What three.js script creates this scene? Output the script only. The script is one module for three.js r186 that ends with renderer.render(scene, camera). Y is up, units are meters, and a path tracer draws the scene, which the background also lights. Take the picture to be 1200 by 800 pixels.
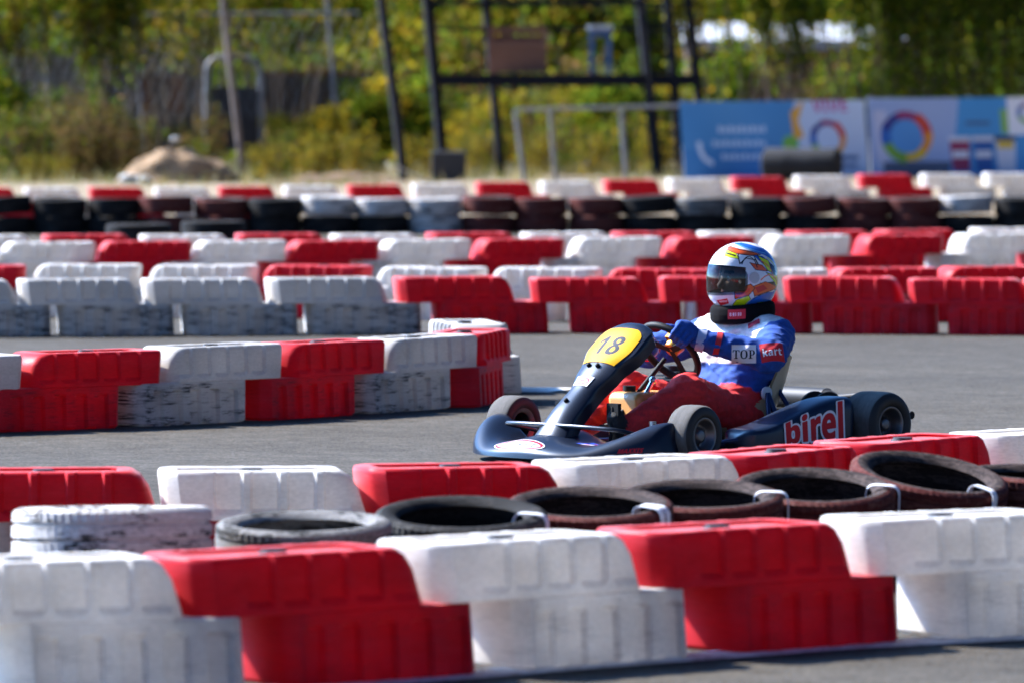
import * as THREE from 'three';
import { Sky } from 'three/addons/objects/Sky.js';
import { mergeGeometries, toCreasedNormals } from 'three/addons/utils/BufferGeometryUtils.js';
import { ImprovedNoise } from 'three/addons/math/ImprovedNoise.js';
import { RoundedBoxGeometry } from 'three/addons/geometries/RoundedBoxGeometry.js';

// ---------------------------------------------------------------- camera, sky, sun, exposure
const scene = new THREE.Scene();
const camera = new THREE.PerspectiveCamera(6.106, 1.5, 0.5, 1500);
camera.position.set(0, 1.62, 0);
camera.rotation.set(-THREE.MathUtils.degToRad(2.3135), 0, 0);
camera.focus = 25.8;
camera.userData.fStop = 4.4;
scene.add(camera);
const SUN = new THREE.Vector3(-0.74, 0.70, -0.38).normalize();
const sky = new Sky();
sky.name = 'sky'; sky.scale.setScalar(800); sky.userData = { kind: 'structure' };
sky.material.uniforms.sunPosition.value.copy(SUN);
sky.material.uniforms.turbidity.value = 10;
sky.material.uniforms.rayleigh.value = 0.5;
sky.material.uniforms.mieCoefficient.value = 0.006;
sky.material.uniforms.cloudCoverage.value = 0;
scene.add(sky);
scene.environmentIntensity = 0.21;
const sun = new THREE.DirectionalLight(new THREE.Color(1, 0.91, 0.78), 4.6);
sun.position.copy(SUN).multiplyScalar(90).add(new THREE.Vector3(0, 0, -65));
sun.target.position.set(0, 0, -65); scene.add(sun, sun.target);
sun.castShadow = true; sun.shadow.mapSize.set(4096, 4096);
Object.assign(sun.shadow.camera, { left: -70, right: 70, top: 70, bottom: -70, near: 1, far: 240 });
const renderer = new THREE.WebGLRenderer({ antialias: true });
renderer.setSize(1024, 682);
renderer.toneMapping = THREE.LinearToneMapping;
renderer.toneMappingExposure = 3.6;
renderer.shadowMap.enabled = true;

// ---------------------------------------------------------------- helpers
const V = (x, y, z) => new THREE.Vector3(x, y, z);
let seed = 7;
function rnd() { seed = (seed + 0x6d2b79f5) | 0; let t = Math.imul(seed ^ (seed >>> 15), 1 | seed); t = (t + Math.imul(t ^ (t >>> 7), 61 | t)) ^ t; return ((t ^ (t >>> 14)) >>> 0) / 4294967296; }
const rr = (a, b) => a + (b - a) * rnd();
const pn = new ImprovedNoise();
const noise = (x, y, z) => pn.noise(x + 31.4, y + 17.7, z + 5.3);
const clamp = (x, a = 0, b = 1) => Math.min(b, Math.max(a, x));
const sstep = (a, b, x) => { const t = clamp((x - a) / (b - a)); return t * t * (3 - 2 * t); };
const lin = (r, g, b) => new THREE.Color().setRGB(r, g, b);
const names = {};
function numbered(n) { const k = names[n] = (names[n] ?? -1) + 1; return k ? n + '_' + String(k).padStart(3, '0') : n; }
function mesh(name, geo, mat, parent = scene) {
  const m = new THREE.Mesh(geo, mat); m.name = parent === scene ? numbered(name) : name;
  m.castShadow = m.receiveShadow = true; parent.add(m); return m;
}
function tag(o, label, category, group, kind) {
  o.userData.label = label; o.userData.category = category;
  if (group) o.userData.group = group; if (kind) o.userData.kind = kind; return o;
}
function thing(name, label, category, x, y, z, turn = 0, group) {
  const g = new THREE.Group(); g.name = numbered(name); g.position.set(x, y, z); g.rotation.y = turn; scene.add(g);
  return tag(g, label, category, group);
}
function structure(name, geo, mat) { const m = mesh(name, geo, mat); m.userData.kind = 'structure'; return m; }
function box(w, h, d, x = 0, y = 0, z = 0, rx = 0, ry = 0, rz = 0) {
  const g = new THREE.BoxGeometry(w, h, d); g.rotateX(rx); g.rotateY(ry); g.rotateZ(rz); g.translate(x, y, z); return g;
}
function tube(pts, r, seg = 24, rad = 8) {
  return new THREE.TubeGeometry(new THREE.CatmullRomCurve3(pts.map((p) => V(...p))), seg, r, rad, false);
}
function bar(a, b, r0, r1 = r0, n = 10) {
  const A = V(...a), B = V(...b), d = B.clone().sub(A), g = new THREE.CylinderGeometry(r1, r0, d.length(), n);
  g.applyQuaternion(new THREE.Quaternion().setFromUnitVectors(V(0, 1, 0), d.clone().normalize()));
  const m = A.add(B).multiplyScalar(0.5); g.translate(m.x, m.y, m.z); return g;
}
const merge = (l) => mergeGeometries(l.map((g) => { const q = g.index ? g.toNonIndexed() : g; for (const k of Object.keys(q.attributes)) if (!['position', 'normal', 'uv'].includes(k)) q.deleteAttribute(k); return q; }));
function grid(fn, nu, nv) {                       // fn(u, v) -> Vector3, u and v from 0 to 1
  const p = [], uv = [], ix = [];
  for (let j = 0; j <= nv; j++) for (let i = 0; i <= nu; i++) { const q = fn(i / nu, j / nv); p.push(q.x, q.y, q.z); uv.push(i / nu, j / nv); }
  for (let j = 0; j < nv; j++) for (let i = 0; i < nu; i++) { const a = j * (nu + 1) + i, b = a + 1, c = a + nu + 1, d = c + 1; ix.push(a, b, d, a, d, c); }
  const g = new THREE.BufferGeometry(); g.setAttribute('position', new THREE.Float32BufferAttribute(p, 3)); g.setAttribute('uv', new THREE.Float32BufferAttribute(uv, 2));
  g.setIndex(ix); g.computeVertexNormals(); return g;
}
// tiling value noise for textures
function tileNoise(N, cells, sd) {
  const cx = cells, cy = cells, t = new Float32Array(cx * cy); let s = sd * 9301 + 49297;
  for (let i = 0; i < t.length; i++) { s = (s * 1664525 + 1013904223) >>> 0; t[i] = s / 4294967296; }
  return (x, y) => {
    const u = (x / N) * cx, v = (y / N) * cy, i = Math.floor(u), j = Math.floor(v), a = u - i, b = v - j, f = a * a * (3 - 2 * a), g = b * b * (3 - 2 * b);
    const at = (p, q) => t[(((q % cy) + cy) % cy) * cx + (((p % cx) + cx) % cx)];
    return (at(i, j) * (1 - f) + at(i + 1, j) * f) * (1 - g) + (at(i, j + 1) * (1 - f) + at(i + 1, j + 1) * f) * g;
  };
}
function texture(w, h, fn, srgb = true) {
  const d = new Uint8Array(w * h * 4);
  for (let y = 0; y < h; y++) for (let x = 0; x < w; x++) { const c = fn(x, y), o = (y * w + x) * 4; for (let k = 0; k < 3; k++) d[o + k] = clamp(typeof c === 'number' ? c : c[k]) * 255; d[o + 3] = 255; }
  const t = new THREE.DataTexture(d, w, h); t.wrapS = t.wrapT = THREE.RepeatWrapping; t.magFilter = THREE.LinearFilter; t.minFilter = THREE.LinearMipmapLinearFilter; t.generateMipmaps = true;
  if (srgb) t.colorSpace = THREE.SRGBColorSpace; t.needsUpdate = true; return t;
}
function canvasTexture(w, h, draw) {
  const c = document.createElement('canvas'); c.width = w; c.height = h; draw(c.getContext('2d'), w, h);
  const t = new THREE.CanvasTexture(c); t.colorSpace = THREE.SRGBColorSpace; t.magFilter = THREE.LinearFilter; return t;
}
const S = (o) => new THREE.MeshStandardMaterial(o);
const P = (o) => new THREE.MeshPhysicalMaterial(o);

// ---------------------------------------------------------------- ground
{
  const N = 1024, n1 = tileNoise(N, 512, 1), n2 = tileNoise(N, 200, 2), n3 = tileNoise(N, 24, 3), n4 = tileNoise(N, 330, 4);
  const grain = (x, y) => 0.5 * n1(x, y) + 0.35 * n2(x, y) + 0.15 * n4(x, y);
  const tx = texture(N, N, (x, y) => { const v = 0.60 + 0.42 * (grain(x, y) - 0.5) + 0.10 * (n3(x, y) - 0.5) + (n4(x, y) > 0.86 ? 0.13 : 0) - (n2(x, y) < 0.12 ? 0.12 : 0); return [v * 1.0, v * 0.985, v * 0.96]; });
  const bm = texture(N, N, (x, y) => grain(x, y), false);
  for (const t of [tx, bm]) t.repeat.set(0.42, 0.42);
  const asphalt = P({ map: tx, bumpMap: bm, bumpScale: 0.005, roughness: 1, specularIntensity: 0.25, vertexColors: true });
  const g = new THREE.PlaneGeometry(60, 86, 120, 258); g.rotateX(-Math.PI / 2); g.translate(0, 0, -31);
  const p = g.attributes.position, c = [], uv = g.attributes.uv;
  for (let i = 0; i < p.count; i++) {
    const x = p.getX(i), z = p.getZ(i); uv.setXY(i, x, z);
    let v = 1 + 0.22 * noise(x * 0.35, 0, z * 0.9) + 0.15 * noise(x * 1.3, 3, z * 2.1);
    const dust = sstep(-56, -62, z) * 0.35;
    v *= 0.176;
    const w = 0.1 * noise(x * 0.22 + 9, 4, z * 0.5); c.push(v * (1.07 + dust * 0.5 + w), v * (1.0 + dust * 0.38 + w * 0.6), v * (0.9 + dust * 0.12));
  }
  g.setAttribute('color', new THREE.Float32BufferAttribute(c, 3));
  structure('asphalt_track', g, asphalt);
  // dry ground beyond, reaching the horizon
  const e1 = tileNoise(512, 256, 5), e2 = tileNoise(512, 40, 6), e3 = tileNoise(512, 9, 7);
  const et = texture(512, 512, (x, y) => { const a = 0.4 * e1(x, y) + 0.35 * e2(x, y) + 0.25 * e3(x, y), k = sstep(0.45, 0.62, e3(x, y) * 0.5 + e2(x, y) * 0.5); return [(0.36 + a * 0.18) * (1 - 0.14 * k), 0.31 + a * 0.16, (0.23 + a * 0.12) * (1 - 0.25 * k)]; });
  et.repeat.set(0.25, 0.25);
  const eg = new THREE.PlaneGeometry(800, 800, 1, 1); eg.rotateX(-Math.PI / 2); eg.translate(0, -0.02, -300);
  const eu = eg.attributes.uv; for (let i = 0; i < 4; i++) eu.setXY(i, eg.attributes.position.getX(i), eg.attributes.position.getZ(i));
  structure('dirt_ground', eg, S({ map: et, roughness: 1 }));
}

// ---------------------------------------------------------------- plastic barriers
function barrierGeometry(pitch, off) {
  const lx = off + (off < 0.2 ? 0.12 : 0.045), H = 0.36, W0 = 0.18, W1 = 0.16, hw = (y) => W0 + (W1 - W0) * y / H, step = 0.12, pos = [], uv = [], ix = [];
  function block(xl, xr, levels, slots, sw, recess, ch, openTop = null, openBottom = null) {
    const cols = [];
    for (const c of slots) for (const o of [-sw / 2 - 0.005, -sw / 2 + 0.004, -sw / 4, sw / 4, sw / 2 - 0.004, sw / 2 + 0.005]) cols.push(c + o);
    const rings = levels.map(([y, inset, yr]) => {
      const r = [], a = xl(y) + inset, b = xr(y) - inset, w = hw(y) - inset, k = Math.max(0.012, ch - inset * 0.4), dep = (x) => (yr === undefined ? 0 : recess(x, yr));
      const side = (s) => { const xs = [a + k, ...cols, b - k]; if (s < 0) xs.reverse(); for (const x of xs) { const xx = clamp(x, a + k, b - k); r.push([xx, y, s * (w - dep(xx))]); } };
      side(1); r.push([b - k * 0.3, y, w - k * 0.75], [b, y, w - k * 1.25]); r.push([b, y, -(w - k * 1.25)], [b - k * 0.3, y, -(w - k * 0.75)]);
      side(-1); r.push([a + k * 0.3, y, -(w - k * 0.75)], [a, y, -(w - k * 1.25)]); r.push([a, y, w - k * 1.25], [a + k * 0.3, y, w - k * 0.75]);
      return r;
    });
    const n = rings[0].length, base = pos.length / 3;
    for (const r of rings) for (const q of r) { pos.push(...q); uv.push(q[0] + q[2] * 0.37, q[1] / H); }
    for (let j = 0; j < rings.length - 1; j++) for (let i = 0; i < n; i++) { const a = base + j * n + i, b = base + j * n + (i + 1) % n; ix.push(a, b, b + n, a, b + n, a + n); }
    const n1 = cols.length + 2;
    for (const j of [0, rings.length - 1]) {      // caps, left open where the lower and upper blocks join into one hollow shell
      const r = rings[j], face = (list) => { for (let i = 1; i < list.length - 1; i++) { const [p, q, t] = [list[0], list[i], list[i + 1]].map((k) => base + j * n + k); j ? ix.push(p, q, t) : ix.push(p, t, q); } };
      const keep = (x) => (j ? openTop === null || x > openTop : openBottom === null || x < openBottom), bk = (i) => n1 + 4 + n1 - 1 - i;
      for (let i = 0; i < n1 - 1; i++) if (keep((r[i][0] + r[i + 1][0]) / 2)) face([i, i + 1, bk(i + 1), bk(i)]);
      if (keep(r[n1][0])) face([n1 - 1, n1, n1 + 1, n1 + 2, n1 + 3, n1 + 4]); if (keep(r[n - 1][0])) face([bk(0), n - 4, n - 3, n - 2, n - 1, 0]);
    }
  }
  const slot = (cs, w, y0, y1, rad, d) => (x, y) => {
    let m = 9; for (const c of cs) { const qx = Math.abs(x - c) - w / 2 + rad, qy = Math.abs(y - (y0 + y1) / 2) - (y1 - y0) / 2 + rad; m = Math.min(m, Math.hypot(Math.max(qx, 0), Math.max(qy, 0)) + Math.min(Math.max(qx, qy), 0) - rad); }
    return d * (1 - sstep(-0.004, 0.005, m));
  };
  const n = Math.round((pitch - 0.22) / step), lo = [], up = [];
  for (let i = 0; i < n; i++) { lo.push((lx + pitch + off - 0.02) / 2 + (i - (n - 1) / 2) * step); up.push(0.05 + pitch / 2 + (i - (n - 1) / 2) * step); }
  block((y) => lx + 0.01 - 0.06 * y, (y) => pitch + off - 0.02 - 0.05 * y, [[0, 0.012], [0.012, 0, 0.012], [0.08, 0, 0.08], [0.14, 0, 0.14], [0.15, 0, 0.15], [0.158, 0, 0.158], [0.165, 0, 0.165], [0.175, 0, 0.175], [0.196, 0.0], [0.2, 0.004]], lo, 0.062, slot(lo, 0.062, -0.1, 0.162, 0.016, 0.02), 0.042, pitch - 0.08);
  block((y) => 0.006 + (0.36 - y) * 0.12, (y) => pitch - 0.02 - (y - 0.2) * 0.3 - 0.03 * sstep(0.32, 0.36, y), [[0.1985, 0.003], [0.201, 0.0], [0.206, 0, 0.206], [0.217, 0, 0.217], [0.225, 0, 0.225], [0.236, 0, 0.236], [0.25, 0, 0.25], [0.3, 0, 0.3], [0.34, 0, 0.34], [0.352, 0.003, 0.352], [0.358, 0.008, 0.358], [0.36, 0.016, 0.40], [0.3605, 0.045], [0.358, 0.056], [0.349, 0.06]], up, 0.088, slot(up, 0.088, 0.226, 0.6, 0.01, 0.017), 0.045, null, lx + 0.05);
  let g = new THREE.BufferGeometry(); g.setAttribute('position', new THREE.Float32BufferAttribute(pos, 3)); g.setAttribute('uv', new THREE.Float32BufferAttribute(uv, 2)); g.setIndex(ix);
  g.translate(-(pitch + off - 0.02) / 2, 0, 0);
  return toCreasedNormals(g, 0.62);
}
function plasticTexture(rgb, scuff, sd, lowOnly) {
  const N = 512, a = tileNoise(N, 14, sd), b = tileNoise(N, 90, sd + 1), c = tileNoise(N, 256, sd + 2), d = tileNoise(N, 5, sd + 3);
  return texture(N, N, (x, y) => {
    const h = y / N;                                // v = height / 0.36 m, wraps at the top
    const grime = 0.16 * (d(x, y) - 0.5) + 0.08 * (b(x, y) - 0.5) + 0.05 * (c(x, y) - 0.5), fade = rgb[1] < 0.1 ? 0.16 * sstep(0.45, 0.7, 0.6 * d(x + 200, y + 60) + 0.4 * a(x, y)) + 0.25 * sstep(0.80, 0.9, c(x * 0.1 + 0.3 * y, y * 0.9)) : 0;
    const band = sstep(0.56, 0.50, h), patch = sstep(0.42, 0.62, 0.6 * a(x, y) + 0.4 * d(x + 40, y));
    const lines = 0.5 * c(x * 0.12, y) + 0.3 * b(x * 0.2, y * 1.0) + 0.2 * c(x * 0.5, y * 0.7);
    const rib = 0.25 + 0.75 * Math.sin(Math.PI * (x / N - 0.1955) / 0.12) ** 2;
    const s = rib * clamp(scuff * band * patch * sstep(0.58 - 0.11 * scuff, 0.63 - 0.07 * scuff, lines) + scuff * 0.5 * band * sstep(0.66, 0.72, lines + 0.1 * (a(x, y) - 0.5)));
    const dirt = scuff * band * sstep(0.4, 0.7, d(x + 90, y + 31) * 0.6 + b(x, y) * 0.4);
    return rgb.map((v, k) => { const dust = [0.48, 0.43, 0.40][k]; let q = v * (1 + grime); q += ([0.86, 0.42, 0.42][k] - q) * fade; q += (dust - q) * dirt * 0.2; return q + (0.05 + 0.012 * k - q) * s * 0.92; });
  });
}
const WHITE = [0.87, 0.85, 0.825], RED = [0.78, 0.025, 0.115];
const plastics = { white: [], red: [] };
for (const [k, sc] of [0.18, 0.55, 1.0, 0.75].entries()) {   // clean, then older and more scuffed; the wall of the hollow shell lets some sunlight through
  plastics.white.push(P({ map: plasticTexture(WHITE.map((v) => v * (k ? 0.88 : 1)), sc, 20 + k * 7, true), roughness: 0.97, transmission: k ? 0.3 : 0.42, thickness: 0, specularIntensity: 0.5, clearcoat: 0.25, clearcoatRoughness: 0.45 }));
  plastics.red.push(P({ map: plasticTexture(RED, sc * 0.5, 60 + k * 7, true), roughness: 0.97, transmission: 0.32, thickness: 0, specularIntensity: 0.4, clearcoat: 0.25, clearcoatRoughness: 0.4 }));
}
const capMat = S({ color: lin(0.02, 0.02, 0.022), roughness: 0.6 });
const barrierGeo = {}, capGeo = merge([new THREE.CylinderGeometry(0.034, 0.036, 0.014, 20), new THREE.CylinderGeometry(0.043, 0.045, 0.006, 20).translate(0, -0.004, 0)]);
const BW = 0.18;
function barrier(colour, pitch, fx, fz, yaw, label, group, flip, dirt) {
  // fx, fz: left end of the front edge (at the base) as seen from the camera side
  const off = pitch === 0.8 && fz > -24 ? 0.17 : 0.22, key = pitch + '/' + off; barrierGeo[key] ??= barrierGeometry(pitch, off);
  const half = (pitch + off - 0.02) / 2, th = THREE.MathUtils.degToRad(yaw), ax = V(Math.cos(th), 0, -Math.sin(th)), back = V(-Math.sin(th), 0, -Math.cos(th));
  const c = V(fx, 0, fz).addScaledVector(ax, half - (flip ? off - 0.02 : 0)).addScaledVector(back, BW);
  const g = thing(colour + '_plastic_barrier', label, 'barrier', c.x, 0, c.z, th + (flip ? Math.PI : 0), group);
  g.rotation.y += rr(-0.012, 0.012); g.rotation.z = rr(-0.004, 0.004); g.scale.y = rr(0.985, 1.015);
  mesh('shell', barrierGeo[key], plastics[colour][dirt ?? Math.floor(rnd() * 4)], g);
  const cap = mesh('fill_cap', capGeo, capMat, g); cap.position.set(-half + pitch * 0.44, 0.356, 0.02);
  return g;
}
const ORD = ['first', 'second', 'third', 'fourth', 'fifth', 'sixth', 'seventh', 'eighth'];
// a row: list of [colour, x, z, dirt, own label], x and z the front left corner at the base; yaw follows the next corner
function row(pitch, list, label, group, flip, lastYaw, lift) {
  list.forEach(([colour, x, z, dirt, own], i) => {
    const n = list[i + 1], yaw = n ? Math.atan2(z - n[2], n[1] - x) * 180 / Math.PI : lastYaw;
    const o = barrier(colour, pitch, x, z, yaw, own ?? label(colour, i), group, flip, dirt ?? 0);
    if (lift) o.position.y = lift(o.position.x);
  });
}
function walk(pitch, x, z, list) { return list.map(([c, yaw, dirt, own]) => { const r = [c, x, z, dirt, own], t = THREE.MathUtils.degToRad(yaw); x += Math.cos(t) * pitch; z -= Math.sin(t) * pitch; return r; }); }
// near row, in front of the tyres
row(0.8, walk(0.8, -1.56, -16.58, [
  ['white', 24, 0, 'white plastic barrier in the near row, with a single red neighbour'],
  ['red', 37, 0, 'red plastic barrier in the near row, in front of the white painted tyres'],
  ['white', 41, 0, 'white plastic barrier in the near row, set between two red barriers'],
  ['red', 39, 0, 'red plastic barrier in the near row, in front of tyres bound by white straps'],
  ['white', 30, 0, 'white plastic barrier in the near row, in front of the leaning brown tyre'],
]), null, 'barriers of the near row', false, 30);
// row right behind the tyres, along the kart's side of the track
row(0.7, walk(0.69, -2.52, -20.68, [
  ['white', 3, 0, 'white plastic barrier behind the fully white painted tyre, before the first red one'],
  ['red', 3, 0, 'red plastic barrier behind the fully white painted tyre'],
  ['white', 7, 0, 'white plastic barrier behind the white painted tyres, between two red barriers'],
  ['red', 16, 0, 'red plastic barrier behind the black tyres, in front of the kart nose'],
]), null, 'barriers behind the near tyre wall', false, 16);
row(0.8, walk(0.81, 0.25, -21.03, [
  ['white', 42, 0, 'white plastic barrier directly below the kart front wheel'],
  ['red', 57, 0, 'red plastic barrier below the kart side pod, turned away along the bend'],
  ['red', 52, 0, 'red plastic barrier below the kart rear wheel, behind the leaning brown tyre'],
  ['white', 47, 0, 'white plastic barrier past the two red ones behind the kart rear wheel'],
]), null, 'barriers behind the near tyre wall', false, 47);
// hairpin island ahead of the kart
row(0.8, walk(0.8, -2.9, -29.3, [
  ['white', 34, 1, 'white plastic barrier at the start of the curved island row, beside a scuffed red one'],
  ['red', 39, 1, 'red plastic barrier with scuffed foot, in the island row between white ones'],
  ['white', 46, 2, 'white plastic barrier with black rubber scuffs on its foot, in the curved island row'],
  ['red', 53, 1, 'red plastic barrier in the curved island row, between two scuffed white barriers'],
  ['white', 56, 2, 'scuffed white plastic barrier next to the red end of the curved island row'],
  ['red', 79, 1, 'red plastic barrier at the tip of the curved island row, ahead of the kart'],
]), null, 'barriers of the hairpin island', true, 79);
barrier('white', 0.8, -0.47, -34.22, -80, 'white plastic barrier curling back behind the red tip of the island row', 'barriers of the hairpin island', false, 1);
// long row across the far side of the track
row(0.8, [['white', -3.94, -40.72, 2], ['white', -3.142, -40.78, 2], ['white', -2.347, -40.92, 3], ['white', -1.553, -41.08, 2], ['red', -0.736, -41.25, 1], ['red', 0.11, -41.4, 1], ['red', 0.926, -41.42, 0], ['red', 1.731, -41.3, 1], ['red', 2.53, -41.15, 1], ['red', 3.33, -41.0, 0]],
  (c, i) => c === 'white' ? `scuffed white barrier facing the far side of the track, ${ORD[3 - i]} from the unbroken red run` : `red barrier in the unbroken red run facing the track, ${ORD[i - 4]} from the scuffed white run`, 'barriers across the far side of the track', false, 8);
row(0.78, [['red', -4.15, -44.2], ['white', -3.36, -44.2], ['white', -2.563, -44.15], ['red', -1.78, -44.0], ['white', -0.988, -43.75], ['white', -0.2, -43.5], ['red', 0.59, -43.3], ['white', 1.382, -43.2], ['red', 2.17, -43.25], ['red', 2.96, -43.45], ['red', 3.74, -43.8]],
  (c) => c + ' plastic barrier in the second row, showing its top over the row facing the track', 'barriers of the second far row', true, 18);
row(0.78, [['white', -4.82, -50.4], ['white', -4.046, -50.55], ['red', -3.288, -50.72], ['white', -2.522, -50.88], ['red', -1.77, -51.1], ['white', -1.02, -51.35], ['red', -0.26, -51.65], ['white', 0.51, -51.95], ['red', 1.3, -52.2], ['white', 2.12, -52.5], ['red', 2.93, -52.85], ['white', 3.77, -53.25], ['red', 4.55, -53.7]],
  (c) => c + ' plastic barrier in the alternating red and white row beyond the two joined rows', 'barriers of the alternating middle row', true, 22);
row(0.78, [['white', -4.68, -52.6], ['red', -3.86, -52.75], ['white', -3.06, -52.9], ['red', -2.27, -53.05], ['white', -1.47, -53.2], ['red', -0.67, -53.4], ['white', 0.13, -53.6], ['red', 0.9, -53.8], ['white', 1.66, -54.0], ['red', 2.45, -54.3], ['red', 3.25, -54.7], ['white', 4.05, -55.2]],
  (c) => c + ' plastic barrier just behind the alternating middle row, little more than its top visible', 'barriers backing the middle row', false, 20);
const vergeHeight = (x) => 0.17 * sstep(-5, 8, x);
row(0.72, ['white', 'red', 'white', 'red', 'white', 'red', 'white', 'red', 'white', 'red', 'white', 'red', 'white', 'red', 'white', 'red', 'white', 'white', 'red'].map((c, i) => [c, -7.4 + i * 0.775, -76.4 - 0.09 * i]),
  (c) => c + ' plastic barrier in the farthest row, behind the stacked tyres', 'barriers of the farthest row', false, 7, vergeHeight);
{
  const g = grid((u, v) => { const x = -40 + 80 * u, z = -74 - 46 * v; return V(x, Math.max(vergeHeight(x) * sstep(0, 0.03, v) - 0.004, -0.05), z); }, 80, 60), t = tileNoise(512, 200, 5), t2 = tileNoise(512, 30, 6), t3 = tileNoise(512, 8, 7);
  const et = texture(512, 512, (x, y) => { const a = 0.4 * t(x, y) + 0.35 * t2(x, y) + 0.25 * t3(x, y); return [0.38 + a * 0.2, 0.33 + a * 0.17, 0.25 + a * 0.13]; });
  const uv = g.attributes.uv, p = g.attributes.position; for (let i = 0; i < p.count; i++) { uv.setXY(i, p.getX(i) * 0.3, p.getZ(i) * 0.3); p.setY(i, p.getY(i) + (p.getZ(i) < -80 ? 0.05 * noise(p.getX(i) * 0.7, 0, p.getZ(i) * 0.7) : 0)); }
  g.computeVertexNormals(); structure('dirt_verge', g, S({ map: et, roughness: 1 }));
}

// painted lines
{
  const N = 256, a = tileNoise(N, 100, 81), b = tileNoise(N, 20, 82);
  const t = texture(N, N, (x, y) => { const w = sstep(0.62, 0.75, a(x, y) * 0.6 + b(x, y) * 0.4); const v = 0.88 - 0.1 * b(x, y) - 0.35 * w; return [v, v * 0.99, v * 0.97]; });
  t.repeat.set(1.5, 1.5);
  const paint = S({ map: t, roughness: 0.75 });
  const strip = (pts, w) => { const p = [], uv = [], ix = []; pts.forEach(([x, z], i) => { const q = pts[Math.min(i + 1, pts.length - 1)], r = pts[Math.max(i - 1, 0)], d = V(q[0] - r[0], 0, q[1] - r[1]).normalize(); for (const s of [-1, 1]) { p.push(x - d.z * s * w / 2, 0.004, z + d.x * s * w / 2); uv.push(x + s * w, z); } if (i) { const k = i * 2; ix.push(k - 2, k - 1, k + 1, k - 2, k + 1, k); } }); const g = new THREE.BufferGeometry(); g.setAttribute('position', new THREE.Float32BufferAttribute(p, 3)); g.setAttribute('uv', new THREE.Float32BufferAttribute(uv, 2)); g.setIndex(ix); g.computeVertexNormals(); return g; };
  structure('painted_line', strip([[-2.4, -16.2], [-1.7, -16.47], [-0.95, -16.8], [-0.3, -17.3], [0.3, -17.83], [0.93, -18.34], [1.62, -18.74], [2.6, -19.3]], 0.2), paint);
  structure('painted_line', strip([[-0.7, -34.1], [-0.2, -33.85], [0.27, -33.7]], 0.5), paint);
}

// ---------------------------------------------------------------- tyres
function tyreGeometry(R, w, rim, segs, grooved) {
  const T = R, h = w / 2, g = grooved ? 0.009 : 0, tread = [[T - 0.022, -h * 0.985, 1], [T - 0.01, -h * 0.93, 1], [T - 0.002, -h * 0.84, 1]];
  for (const c of grooved ? [-0.5, 0, 0.5] : []) tread.push([T, h * (c - 0.075), 1], [T - g, h * (c - 0.055), 0], [T - g, h * (c + 0.055), 0], [T, h * (c + 0.075), 1]);
  if (!grooved) tread.push([T, 0, 1]);
  tread.push([T - 0.002, h * 0.84, 1], [T - 0.01, h * 0.93, 1], [T - 0.022, h * 0.985, 1]);
  const carcass = [[T - 0.0222, h * 0.985, 0], [T - 0.035, h, 0], [rim + 0.03, h * 0.95, 0], [rim + 0.012, h * 0.86, 0], [rim, h * 0.7, 0], [rim + 0.008, h * 0.62, 0], [T - 0.035, h * 0.74, 0], [T - 0.018, 0, 0], [T - 0.035, -h * 0.74, 0], [rim + 0.008, -h * 0.62, 0], [rim, -h * 0.7, 0], [rim + 0.012, -h * 0.86, 0], [rim + 0.03, -h * 0.95, 0], [T - 0.035, -h, 0], [T - 0.0222, -h * 0.985, 0]];
  return [tread, carcass].map((prof) => {
    const n = prof.length, p = [], uv = [], ix = [];
    for (let s = 0; s <= segs; s++) for (let i = 0; i < n; i++) {
      const [r0, y, t] = prof[i], k = (s + (y > 0 ? 1 : 0)) % 3, sipe = grooved && t && Math.abs(y) > h * 0.15 && k === 0 ? 0.0035 : 0, r = r0 - sipe, a = s / segs * Math.PI * 2;
      p.push(Math.cos(a) * r, y, Math.sin(a) * r); uv.push(s / segs * Math.PI * 2 * R, (y / w + 0.5) * 0.55 + (t ? 0 : 0.3));
    }
    for (let s = 0; s < segs; s++) for (let i = 0; i < n - 1; i++) { const a = s * n + i, b = a + 1; ix.push(a, b, b + n, a, b + n, a + n); }
    const q = new THREE.BufferGeometry(); q.setAttribute('position', new THREE.Float32BufferAttribute(p, 3)); q.setAttribute('uv', new THREE.Float32BufferAttribute(uv, 2)); q.setIndex(ix);
    q.translate(0, h, 0); return toCreasedNormals(q, 0.6);
  });
}
function rubberTexture(rgb, worn, amt, sd, tall = 0.5) {
  const N = 256, a = tileNoise(N, 60, sd), b = tileNoise(N, 9, sd + 1), c = tileNoise(N, 128, sd + 2);
  return texture(N, N, (x, y) => { const w = amt * sstep(tall, tall + 0.12, 0.35 * a(x * 0.6, y * 1.8) + 0.4 * b(x * 0.7, y * 1.4) + 0.25 * c(x, y)), g = 0.9 + 0.25 * c(x, y) * a(x, y); return rgb.map((v, k) => (v + (worn[k] - v) * w) * g); });
}
const rubber = (m, r = 0.85) => P({ map: m, roughness: r, specularIntensity: 0.3 });
const rubbers = {
  black: rubber(rubberTexture([0.1, 0.097, 0.096], [0.22, 0.205, 0.195], 0.6, 101)),
  dusty: rubber(rubberTexture([0.15, 0.115, 0.108], [0.31, 0.26, 0.24], 0.75, 151, 0.46)),
  grey: rubber(rubberTexture([0.15, 0.148, 0.145], [0.36, 0.35, 0.335], 0.8, 111, 0.45)),
  brown: rubber(rubberTexture([0.33, 0.14, 0.125], [0.4, 0.27, 0.24], 0.7, 121, 0.5)),
  white: rubber(rubberTexture([0.76, 0.74, 0.72], [0.09, 0.09, 0.10], 1, 131, 0.56)),
  pale: rubber(rubberTexture([0.47, 0.46, 0.45], [0.2, 0.195, 0.19], 0.9, 141, 0.5)),
};
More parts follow.
